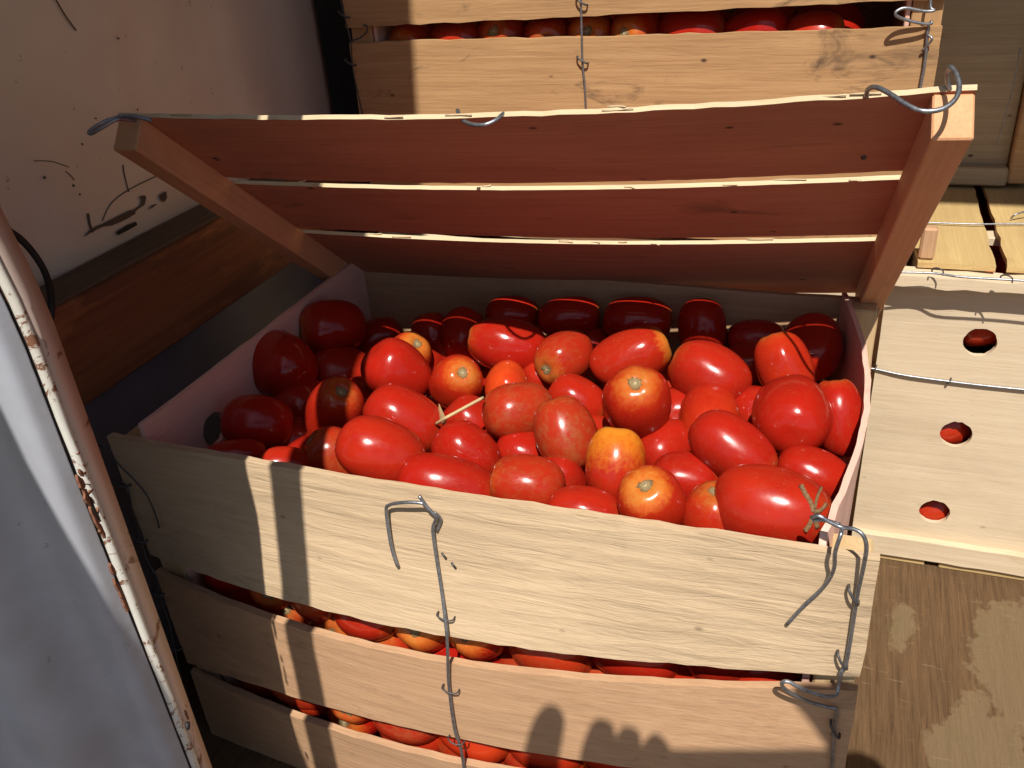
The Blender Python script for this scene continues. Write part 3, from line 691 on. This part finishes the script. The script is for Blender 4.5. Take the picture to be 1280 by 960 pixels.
# ---- crate on the right: end panel towards the camera
QY = .415; RX = .5715
ang = math.radians(-2.0)
rc2 = empty('tomato_crate', (RX + .17, QY + .27, FZ), 'closed pale crate at right, end panel with round holes facing out', 'crate', 'wooden tomato crates')
hp = [(aty(a, b, QY).x - RX, aty(a, b, QY).z - FZ - .003) for a, b in ((1225, 428), (1195, 543), (1168, 640))]
hp = [(x + .024, z) for x, z in hp]; hl = [(x, z) for x, z in hp] + [(x + .21, z) for x, z in hp]
holed('end_panel', (RX - .024, QY, FZ + .003), (.373, 0, 0), (0, 0, .325), (0, .005, 0), hl, M_CREAM, rc2, r=.0145)
board('end_rail', (RX - .024, QY - .009, FZ + .010), (.373, 0, 0), (0, 0, .024), (0, .0088, 0), M_CREAM, rc2, nu=20, rough=.0005, seed=5)
board('foot_rail', (RX - .024, QY - .005, FZ + .0005), (.076, 0, 0), (0, 0, .009), (0, .006, 0), M_YEL, rc2)
board('foot_rail', (RX + .066, QY - .005, FZ + .0005), (.283, 0, 0), (0, 0, .009), (0, .006, 0), M_YEL, rc2)
board('corner_post', (RX + .155, QY - .022, FZ + .035), (0, 0, .07), (.02, 0, 0), (0, .021, 0), M_TAN, rc2)
board('end_rail', (RX - .022, QY - .018, -.004), (.371, 0, 0), (0, 0, .010), (0, .024, 0), M_CREAM, rc2, nu=24, rough=.0012, seed=6)
for x in (RX, RX + .343):
    for (a, b) in ((.0, .10), (.115, .21), (.225, .325)):
        board('slat', (x, QY + .006, FZ + .003 + a), (0, .53, 0), (0, 0, b - a), (.006, 0, 0), M_CREAM, rc2, nu=1)
# lid slats on top run away from the camera
xs = [(RX - .002, .064), (RX + .0725, .082), (RX + .166, .082), (RX + .260, .085)]
for i, (x, w_) in enumerate(xs):
    o = board('lid_slat', (x, QY + .000, .0085), (0, .55, 0), (w_, 0, 0), (0, 0, .005), M_YEL, rc2, nu=30, rough=.0012, seed=30 + i)
for yy in (QY + .09, QY + .40): board('lid_batten', (RX + .001, yy, -.001), (.34, 0, 0), (0, .022, 0), (0, 0, .0085), M_CREAM, rc2)
board('corner_post', (RX - .001, QY + .005, .014), (0, 0, .030), (.013, 0, 0), (0, .012, 0), M_TAN, rc2, bev=.002)
wire([atz(1085 - 5, 340, .016), atz(1160, 341, .016), atz(1200, 346, .016), atz(1250, 349, .016), atz(1300, 352, .016), atz(1400, 359, .016)], rc2, .0010)
wire([atz(1110, 277, .016), atz(1155, 278, .016), atz(1215, 280, .0165), atz(1280, 280, .016), atz(1400, 282, .016)], rc2, .0008)
wire([aty(1070, 459, QY - .002), aty(1092, 461, QY - .002), aty(1130, 469, QY - .003), aty(1180, 476, QY - .003), aty(1230, 482, QY - .003), aty(1300, 489, QY - .003), aty(1400, 499, QY - .003)], rc2, .0011)
for a, b in ((1093, 460), (1186, 476)): staple(aty(a, b, QY - .0015), (.6, 0, 1), (0, -1, 0), rc2, .006, .0007)
for a, b in ((1172, 340), (1258, 349)): staple(atz(a, b, .0155), (.9, -.5, 0), (0, 0, 1), rc2, .010, .0007)
wire([atz(1300, 264, .02), atz(1280, 265, .022), atz(1268, 269, .02), atz(1264, 273, .016)], rc2, .0009, nm='hook')

# ---- crate on top at far right, in the shade
uc = empty('tomato_crate', (.75, .85, .016), 'shaded grey crate at the upper right standing on the closed pale crate', 'crate', 'wooden tomato crates')
UY = .655
pA = aty(1180, 200, UY)
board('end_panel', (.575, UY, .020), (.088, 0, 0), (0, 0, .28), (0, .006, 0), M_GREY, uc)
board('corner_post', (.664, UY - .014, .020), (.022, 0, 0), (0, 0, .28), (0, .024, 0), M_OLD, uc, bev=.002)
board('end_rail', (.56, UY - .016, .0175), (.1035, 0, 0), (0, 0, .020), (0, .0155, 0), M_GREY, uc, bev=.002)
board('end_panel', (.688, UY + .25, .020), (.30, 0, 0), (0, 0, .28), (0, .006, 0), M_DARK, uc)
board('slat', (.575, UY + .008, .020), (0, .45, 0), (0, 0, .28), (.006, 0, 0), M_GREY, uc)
wire([aty(1275, 60, UY - .02), aty(1266, 110, UY - .02), aty(1252, 160, UY - .02), aty(1247, 180, UY - .02)], uc, .0007)
wire([atz(1248, 214, .018), atz(1262, 212, .02), atz(1300, 206, .022)], uc, .0009)

# ------------------------------------------------------------------ TOMATOES
def tomato_mesh(seed, lump=.05, taper=.06, dimple=.16):
    bm = bmesh.new(); nu, nv = 40, 26; rings = []; rr = random.Random(seed); s = rr.uniform(0, 50)
    lobes = rr.choice((3, 4, 4, 5)); ph = rr.uniform(0, 6)
    def pos(th, la):  # la 0 at stem (+z)
        x, y, z = math.sin(la) * math.cos(th), math.sin(la) * math.sin(th), math.cos(la)
        # super-ellipse-ish: fuller shoulders
        k = 1 + .055 * math.sin(2 * la) ** 2
        k *= 1 + lump * .5 * noise.noise(V((x * 1.1 + s, y * 1.1, z * 1.1)))
        k *= 1 + .022 * math.cos(lobes * th + ph) * math.sin(la) * (1 + z) / 2
        x *= k * (1 - taper * z * .6); y *= k * (1 - taper * z * .6); z *= k
        z -= dimple * math.exp(-(la / .26) ** 2)
        z += .03 * math.exp(-((math.pi - la) / .16) ** 2)
        return V((x, y, z))
    top = bm.verts.new(pos(0, 0)); bot = bm.verts.new(pos(0, math.pi))
    for i in range(1, nv):
        la = math.pi * (i / nv) ** 1.0
        rings.append([bm.verts.new(pos(j * math.tau / nu, la)) for j in range(nu)])
    for j in range(nu):
        bm.faces.new((top, rings[0][j], rings[0][(j + 1) % nu])); bm.faces.new((bot, rings[-1][(j + 1) % nu], rings[-1][j]))
    for a, b in zip(rings, rings[1:]):
        for j in range(nu): bm.faces.new((a[j], b[j], b[(j + 1) % nu], a[(j + 1) % nu]))
    me = bpy.data.meshes.new('tomato'); bm.to_mesh(me); bm.free(); smooth(me); me.materials.append(M_TOM)
    # scar: a ragged disc lying in the dimple
    bm = bmesh.new(); c = bm.verts.new(pos(0, 0) + V((0, 0, .045))); prev = []
    lay = []
    for k, (la, lift) in enumerate(((.06, .032), (.12, .022), (.18, .015), (.23, -.012))):
        lay.append([bm.verts.new(pos(j * math.tau / 20, la * (1 + .28 * math.sin(j * 2.1 + seed) * math.sin(j * 1.3) if k > 1 else la / la)) + V((0, 0, lift + .012 * rr.uniform(-1, 1)))) for j in range(20)])
    for j in range(20): bm.faces.new((c, lay[0][j], lay[0][(j + 1) % 20]))
    for a, b in zip(lay, lay[1:]):
        for j in range(20): bm.faces.new((a[j], b[j], b[(j + 1) % 20], a[(j + 1) % 20]))
    m2 = bpy.data.meshes.new('stem_scar'); bm.to_mesh(m2); bm.free(); smooth(m2); m2.materials.append(M_STEM)
    return me, m2
TM = [tomato_mesh(i, lump=.05 + .04 * (i % 3), taper=(-.03, .03, .07, 0, .05, -.02)[i % 6], dimple=(.10, .15, .12)[i % 3]) for i in range(10)]
TCOUNT = [0]
def tomato(C, axis, a, b, label, group=None, col=(0, 0, 0), scar=True, mesh=None, spin=None):
    axis = V(axis).normalized(); i = TCOUNT[0]; TCOUNT[0] += 1
    me, ms = TM[(i * 7 + 3) % 10 if mesh is None else mesh]
    q = axis.to_track_quat('Z', 'Y').to_matrix().to_4x4() @ Matrix.Rotation(random.uniform(0, 6.28) if spin is None else spin, 4, 'Z')
    o = bpy.data.objects.new('tomato', me); COL.objects.link(o)
    o.matrix_world = Matrix.Translation(C) @ q @ Matrix.Diagonal((b, b, a, 1)); o.color = (*col, 1)
    tag(o, label, 'tomato', group)
    if scar:
        c = bpy.data.objects.new('stem_scar', ms); COL.objects.link(c); c.parent = o
        r = b / a; c.scale = (1, 1, 1)
    return o
KX = V((RM[0][0], RM[1][0], RM[2][0])); KY = V((RM[0][1], RM[1][1], RM[2][1])); KZ = V((RM[0][2], RM[1][2], RM[2][2]))
def heap(cx, cy, a, b, th, st, zc, label, col=(0, 0, 0), K=None, mesh=None):
    """seen centre, half axes, direction of the stem end (degrees, up = 90), st: 1 stem end turned to the viewer, 0 side on, -1 away; zc height of centre"""
    P = atz(cx, cy, zc); v = (P - CAM); dep = -v.dot(KZ)
    sa, sb = a * dep / FPX, b * dep / FPX
    # keep the outline the same size while correcting for the mesh's fuller shoulders
    r = sb / 0.975; vis = max(a / b, 1.0); A = max(K or 1.22, vis)
    s2 = (vis ** 2 - 1) / (A ** 2 - 1) if A > 1.001 else 1; s2 = min(1, max(0, s2)); tilt = math.acos(math.sqrt(s2))   # towards viewer
    vn = -v.normalized(); t = math.radians(th)
    ex = (KX - vn * KX.dot(vn)).normalized(); ey = vn.cross(ex)
    d = (ex * math.cos(t) + ey * math.sin(t)) * math.cos(tilt) + vn * math.sin(tilt) * (1 if st >= 0 else -1)
    return tomato(P, d, r * A, r, label, 'tomatoes in the open crate', col, True, mesh)
Y, O, B = (.75, 0, 0), (0, .75, .1), (0, .1, .8)
N = (0, 0, .15)
T = [
 (414, 410, 42, 35, 185, 1, -.020, 'round dark red tomato in shade at the back left corner, stem scar facing left', N),
 (349, 456, 45, 40, 150, -1, -.022, 'big dark red tomato in shade resting against the pink left panel', N),
 (323, 529, 44, 35, -8, 1, -.028, 'shaded tomato beside the round hole of the left panel, scar at its right end', N),
 (425, 465, 40, 31, 0, -1, -.052, 'deep red shaded tomato wedged between the two big ones at back left', N),
 (418, 516, 42, 36, 72, 1, -.030, 'tomato split by a sharp shadow line, scar at its top', N),
 (498, 466, 44, 37, -40, -1, -.020, 'tall red tomato lit on its right half at the left of the heap', N),
 (507, 447, 31, 28, 50, 1, -.038, 'small orange-red tomato peeking over another, scar showing at its top right', (.3, .35, 0)),
 (571, 478, 33, 32, 60, 1, -.024, 'small round orange-red tomato with its star-shaped scar facing up, left of centre', (.2, .25, 0)),
 (506, 525, 52, 38, -30, -1, -.016, 'glossy long tomato with a white highlight, left of the dry straw', N),
 (476, 565, 56, 41, -22, -1, -.004, 'big bright egg-shaped tomato lying near the front left', N),
 (421, 569, 40, 33, 150, 1, -.030, 'brownish tomato with a dark scar, half behind the big egg-shaped one at front left', B),
 (560, 608, 62, 38, -14, -1, -.020, 'long tomato cut off by the front slat, left of the middle hook', N),
 (583, 567, 44, 36, -40, -1, -.028, 'smooth plain red tomato below the dry straw', N),
 (592, 532, 40, 32, -40, -1, -.045, 'tomato half buried under the end of the dry straw', N),
 (658, 606, 47, 37, 170, 0, -.016, 'freckled tomato with brown marks against the front slat, right of the hook', (.1, .1, .6)),
 (635, 432, 51, 34, 168, 0, -.018, 'long pale red tomato crossed by the thin curved shadow of the hook', N),
 (706, 446, 36, 32, 215, 0, -.018, 'round tomato with russet patches at its lower left, behind the middle of the heap', (.1, .1, .5)),
 (633, 481, 29, 27, 90, -1, -.034, 'small plain orange tomato right of the straw', (0, .9, 0)),
 (579, 418, 33, 28, 90, -1, -.036, 'upright tomato, dark above and lit below, back row left', N),
 (541, 422, 32, 26, 100, -1, -.045, 'dark tomato under the bright streak on the back slat', N),
 (472, 424, 34, 25, 20, -1, -.055, 'tomato deep in shade behind the back left corner one', N),
 (640, 394, 33, 24, 0, -1, -.030, 'dark back row tomato with a thin red arc of light along its top', N),
 (648, 514, 43, 36, 8, -1, -.016, 'tomato with grey-brown scuffs at the middle left of the heap', (0, .1, .8)),
 (706, 542, 47, 38, 112, -1, -.010, 'dull olive-tinged upright egg-shaped tomato at the centre of the heap', (0, .1, 1)),
 (769, 579, 46, 36.5, 86, 1, -.008, 'yellow-orange ripening tomato with a wrinkled top near the front', (1, .12, .15)),
 (796, 502, 44, 42, 95, 1, -.006, 'round tomato with a large star scar facing the viewer, centre of the heap', (.2, .1, 0)),
 (788, 447, 50, 34, 22, 0, -.016, 'long tomato with a corky yellowish scar at its right end, back centre', (.55, .1, .2)),
 (886, 470, 51, 41, 150, 0, -.012, 'large glossy tomato with a scar peeping at its upper left, back right', N),
 (887, 523, 40, 37, 90, -1, -.028, 'plain red tomato tucked above the long tilted one at right', (0, .3, 0)),
 (915, 561, 57, 38, -38, -1, -.004, 'long tilted tomato with a broad white highlight, right of centre', N),
 (990, 519, 49, 47, 90, -1, .000, 'largest smooth round tomato at the right, one small bright highlight', N),
 (980, 459, 45, 33, 110, -1, -.014, 'broad tomato with two little spots on top, back right', (0, .15, .1)),
 (1048, 522, 49, 30, 95, -1, -.012, 'upright tomato pressed against the right panel', N),
 (1016, 593, 46, 32, -22, -1, -.020, 'tomato behind the big cracked one at the right front', N),
 (965, 635, 72, 52, -12, 0, -.006, 'biggest tomato, front right corner, with cracked brown calyx under the wire hook', N),
 (895, 651, 48, 43, 88, 1, -.022, 'blunt upright tomato against the front slat with a faint green top', (.1, .1, .3)),
 (815, 628, 43, 41, 110, 1, -.008, 'round tomato with yellow shoulders and a dark scar facing up, front centre', (.38, .2, 0)),
 (857, 600, 43, 34, -10, -1, -.026, 'plain tomato half hidden behind the yellow-shouldered one', N),
 (831, 560, 38, 33, 40, -1, -.042, 'tomato in the hollow right of the yellow-orange one', N),
 (722, 500, 38, 28, -30, -1, -.034, 'bright red tomato behind the olive-tinged one', N),
 (731, 641, 47, 33, -8, -1, -.020, 'low tomato almost hidden by the front slat at the centre', N),
 (744, 545, 30, 26, 0, -1, -.055, 'sliver of tomato between the olive-tinged and the scarred round one', N),
 (712, 396, 39, 25, 5, -1, -.026, 'dark back row tomato crossed by a thin light line, left of the middle', N),
 (797, 400, 43, 29, 0, -1, -.026, 'darkest back row tomato, behind the one with the corky end', N),
 (878, 411, 38, 29, -85, 1, -.028, 'dark back row tomato with its scar facing front', N),
 (945, 422, 36, 22, 0, -1, -.036, 'flat dark back row tomato right of the one with its scar in front', N),
 (1015, 434, 40, 36, 90, -1, -.026, 'tall back right corner tomato, dark above and lit below', N),
 (1019, 406, 32, 22, 0, -1, -.040, 'topmost dark tomato in the far right corner', N),
 (936, 455, 34, 26, 0, -1, -.048, 'lit tomato showing between two big ones at back right', N),
 (942, 514, 32, 32, 90, -1, -.035, 'tomato mostly hidden behind the largest smooth round one', N),
 (846, 520, 34, 36, 60, -1, -.046, 'tomato seen between the centre scarred one and its right neighbour', N),
 (676, 472, 24, 22, 0, -1, -.042, 'small patch of tomato above the scuffed one', N),
 (744, 432, 26, 24, 0, -1, -.055, 'tomato in the dark gap behind the russet-patched one', N),
 (660, 569, 42, 30, -20, -1, -.042, 'tomato lying under the freckled one at the front', N),
 (702, 602, 34, 30, -60, -1, -.036, 'curved edge of a tomato right of the freckled one', N),
 (358, 580, 34, 22, 0, -1, -.026, 'brightly lit tomato top just above the front slat, far left', N),
 (384, 576, 34, 30, 30, -1, -.040, 'sunlit tomato between the front slat and the brownish one', N),
 (293, 571, 40, 22, 10, -1, -.034, 'dark tomato in the front left corner in shade', N),
 (372, 552, 36, 30, 0, -1, -.055, 'dark tomato in the hollow right of the one beside the hole', N),
 (376, 505, 34, 32, 60, -1, -.052, 'dark tomato in the hollow between three shaded ones at left', N),
 (723, 598, 30, 26, 0, -1, -.052, 'dark red tomato under the yellow-orange one', N),
 (556, 447, 30, 26, 0, -1, -.060, 'dark tomato behind the small star-scarred one', N),
 (531, 455, 30, 28, 0, -1, -.058, 'dark tomato in the gap left of the star-scarred one', N),
 (600, 500, 34, 28, 0, -1, -.062, 'dark tomato deep under the dry straw', N),
 (872, 560, 34, 30, 0, -1, -.055, 'tomato deep in the hollow above the long tilted one', N),
 (690, 480, 30, 26, 0, -1, -.058, 'tomato deep between the scuffed one and the bright one', N),
 (455, 500, 32, 30, 0, -1, -.055, 'tomato deep behind the shadow-split one', N),
]
for r in T: big = heap(*r[:8], col=r[8], K=(1.5 if r[4] in (72,) else None))
# cracked calyx on the biggest tomato
bt = [o for o in COL.objects if o.name.startswith('tomato') and o.get('label', '').startswith('biggest tomato')][0]
def on_ellipsoid(o, a, b):
    inv = o.matrix_world.inverted(); p = inv @ CAM; d = (inv.to_3x3() @ sight(a, b))
    A = d.dot(d); Bq = 2 * p.dot(d); Cq = p.dot(p) - 1.10; ds = Bq * Bq - 4 * A * Cq
    if ds < 0: t = -Bq / (2 * A)
    else: t = (-Bq - math.sqrt(ds)) / (2 * A)
    return o.matrix_world @ (p + d * t)
for k, pts in enumerate(([(1016, 640), (1013, 628), (1007, 618), (1001, 606)], [(1018, 636), (1021, 622), (1026, 610)], [(1017, 640), (1026, 638), (1033, 630)], [(1015, 645), (1012, 655), (1006, 664)], [(1018, 646), (1022, 660)])):
    q = [on_ellipsoid(bt, a, b) - sight(a, b) * .0004 for a, b in pts]
    tube('calyx_leaf', q, .0017, M_CALYX, None, 4, 6, flat=.45)
    o = COL.objects[-1]; mw = o.matrix_world.copy(); o.parent = bt; o.matrix_parent_inverse = bt.matrix_world.inverted()
# hidden second layer under the heap
random.seed(21)
for zz, n0 in ((-.085, 0), (-.135, 1)):
    for i in range(9):
        for j in range(6):
            if zz < -.1 and 0 < j < 5 and 0 < i < 8: continue
            x = .060 + i * .0525 + random.uniform(-.006, .006); y = .038 + j * .055 + random.uniform(-.006, .006)
            if zz < -.1: y = .033 + j * .055
            tomato((x, y, zz + random.uniform(-.006, .004)), (random.uniform(-1, 1), random.uniform(-.6, .6), random.uniform(-.3, .3)), .031, .0265,
                   'tomato buried below the top layer inside the open crate', 'tomatoes buried inside the open crate', (0, random.random() * .3, .2), False)
ORD = ('first', 'second', 'third', 'fourth', 'fifth', 'sixth', 'seventh', 'eighth', 'ninth', 'tenth', 'eleventh', 'twelfth', 'thirteenth')
def gap_row(y, z, x0, x1, lab, grp, seed, r0=.026, tilt=0, n=None, jit=.004, scar=.4, blg=0, y0=.0085):
    rr = random.Random(seed); x = x0; i = 0
    while x < x1 - .05:
        r = r0 * rr.uniform(.92, 1.1); a = r * rr.uniform(1.1, 1.35); horiz = rr.random() < .6
        ax = (rr.choice((-1, 1)), rr.uniform(-.2, .2), rr.uniform(-.3, .3)) if horiz else (rr.uniform(-.3, .3), -1, rr.uniform(0, .9))
        half = a if horiz else r
        t = min(1, (x + half - x0) / (x1 - x0))
        tomato((x + half, (y + rr.uniform(0, jit) - blg * math.sin(math.pi * t)) if not blg else y0 + (r if horiz else a) * 1.03 - blg * math.sin(math.pi * t), z + tilt * t + rr.uniform(-jit, jit)), ax, a, r, lab.replace('#', ORD[min(i, 12)]), grp, (rr.choice((0, 0, .2, .3)), rr.choice((0, 0, .2, .4)), rr.choice((0, .2, .7))), not horiz)
        x += half * 1.72; i += 1
gap_row(.030, -.142, .030, .49, 'tomato in the upper gap between the front slats, # from the left', 'tomatoes behind the upper front gap', 4, tilt=.024, blg=.027)
gap_row(.031, -.246, .030, .49, 'tomato in the lower gap between the front slats, # from the left', 'tomatoes behind the lower front gap', 5, tilt=.028, blg=.027)
gap_row(.075, -.16, .035, .48, 'tomato buried below the top layer inside the open crate', 'tomatoes buried inside the open crate', 6, scar=0, blg=.02)
gap_row(.075, -.26, .035, .48, 'tomato buried below the top layer inside the open crate', 'tomatoes buried inside the open crate', 7, scar=0, blg=.02)
gap_row(BY + .033, .202, BX + .034, BX + .52, 'tomato in the gap of the upper crate behind the lid, # from the left', 'tomatoes behind the gap of the upper crate', 12, blg=.003, y0=BY + .0062)
gap_row(BY + .085, .200, BX + .034, BX + .52, 'tomato deeper inside the upper crate behind the lid', 'tomatoes inside the upper crate', 13)
gap_row(BY + .033, .095, BX + .034, BX + .52, 'tomato behind the low gap of the upper crate', 'tomatoes inside the upper crate', 14)
gap_row(BY + .033, -.09, BX + .034, BX + .52, 'tomato behind the gap of the lowest stacked crate', 'tomatoes inside the lowest stacked crate', 15)
for k, (hx, hz) in enumerate(hp):
    wh = ('top', 'middle', 'bottom')[k]
    tomato((RX - .024 + hx + (.006, -.008, .004)[k], QY + .034, FZ + .003 + hz + (.010, -.006, -.014)[k]), (1, .2, .4), .032, .027, 'tomato seen through the %s hole of the pale end panel' % wh, 'tomatoes inside the closed right crate', (0, .2, .3), False)
for i in range(8):
    tomato((RX + .052 + .004 * (i % 3) , QY + .05 + i * .058, -.028 - .005 * (i % 3)), (.3, 1, .2), .031, .027, 'tomato under the lid gap of the closed right crate', 'tomatoes inside the closed right crate', (0, .2, .2), False)
    tomato((RX + .105, QY + .05 + i * .058, -.030 - .004 * (i % 2)), (.6, 1, .2), .031, .027, 'tomato under the lid gap of the closed right crate', 'tomatoes inside the closed right crate', (0, .2, .2), False)

# dry straw
tag(tube('straw', [atz(545, 530, -.012), atz(558, 522, .000), atz(580, 510, .004), atz(604, 497, .004)], .0013, M_STRAW, None, 4, 6, flat=1), 'thin dry straw lying on the tomatoes, left of centre', 'straw')
tag(mesh_obj('dry_leaf', [atz(549, 505, -.004), atz(553, 516, -.006), atz(559, 526, -.004), atz(554, 531, -.010), atz(548, 520, -.014)], [(0, 1, 2), (0, 2, 3), (0, 3, 4)], M_STRAW), 'tiny curled dry leaf at the left end of the straw', 'leaf')
COL.objects['dry_leaf'].modifiers.new('s', 'SOLIDIFY').thickness = .0004

# ------------------------------------------------------------------ photographer's phone and hand: behind the lens, seen only as a shadow
def cast(a, b, lift=.012):
    """point of the phone plane whose shadow falls at this place of the front slats"""
    A = fr(a, b, 0); n = KZ; t = ((CAM + n * lift) - A).dot(n) / (-SUN).dot(n); return A - SUN * t
def plate(name, pts, th, mat, parent=None, lift=.012):
    q = [cast(a, b, lift) for a, b in pts]; n = len(q); q2 = [p + KZ * th for p in q]
    return mesh_obj(name, q + q2, [tuple(range(n)), tuple(range(2 * n - 1, n - 1, -1))] + [(i, (i + 1) % n, (i + 1) % n + n, i + n) for i in range(n)], mat, parent)
ph = plate('smartphone', [(800, 945), (812, 937), (1150, 934), (1160, 942), (1166, 1075), (1158, 1083), (812, 1087), (800, 1080)], .008, M_PHONE)
tag(ph, 'smartphone held behind the picture, known only by its shadow on the crate front', 'phone')
def skin_hand(name, chains, label, cat):
    vs, es, rs = [], [], []
    for ch in chains:
        st = len(vs)
        for (a, b, r, lf) in ch:
            if (a, b) in [(0, 0)]: pass
            vs.append(cast(a, b, lf)); rs.append(r)
        for i in range(st, len(vs) - 1): es.append((i, i + 1))
        if st: es.append((0, st))
    me = bpy.data.meshes.new(name); c = vs[0].copy(); me.from_pydata([tuple(v - c) for v in vs], es, []); me.update()
    o = link(name, me, M_SKIN, None, Matrix.Translation(c))
    md = o.modifiers.new('skin', 'SKIN'); md.use_smooth_shade = True
    for i, r in enumerate(rs): me.skin_vertices[0].data[i].radius = (r, r)
    me.skin_vertices[0].data[0].use_root = True
    s = o.modifiers.new('sub', 'SUBSURF'); s.levels = 1; s.render_levels = 1
    return tag(o, label, cat)
skin_hand('hand', [[(730, 1130, .026, .05), (660, 1200, .028, .07)],
                   [(680, 1060, .015, .04), (672, 965, .0145, .035), (684, 910, .0125, .03), (698, 880, .0080, .028)],
                   [(770, 1010, .020, .03), (768, 985, .0280, .026), (776, 960, .024, .026)],
                   [(745, 1050, .011, .035), (744, 955, .0150, .03), (757, 897, .0085, .026)],
                   [(770, 1060, .011, .035), (778, 955, .0150, .03), (790, 907, .0070, .026)],
                   [(800, 1070, .011, .035), (808, 970, .015, .03), (821, 922, .0075, .026), (830, 955, .008, .024)],
                   [(770, 1110, .013, .03), (800, 1100, .010, .024), (830, 1070, .009, .022)]],
          'left hand holding the smartphone, seen only as a shadow of fingers', 'hand')
skin_hand('hand', [[(1170, 1130, .026, .05), (1250, 1220, .028, .07)],
                   [(1130, 1050, .012, .035), (1096, 955, .016, .03), (1062, 905, .020, .026), (1022, 874, .0115, .022), (988, 862, .0060, .02)],
                   [(1130, 1000, .012, .035), (1105, 925, .015, .03), (1066, 872, .013, .026), (1030, 860, .0100, .022)],
                   [(1160, 1010, .018, .03), (1165, 935, .018, .03), (1205, 915, .016, .03), (1240, 960, .018, .03)],
                   [(1150, 1080, .013, .03), (1130, 1010, .013, .024), (1090, 950, .0115, .022)]],
          'right hand pressing the smartphone, seen only as a shadow at the lower right', 'hand')
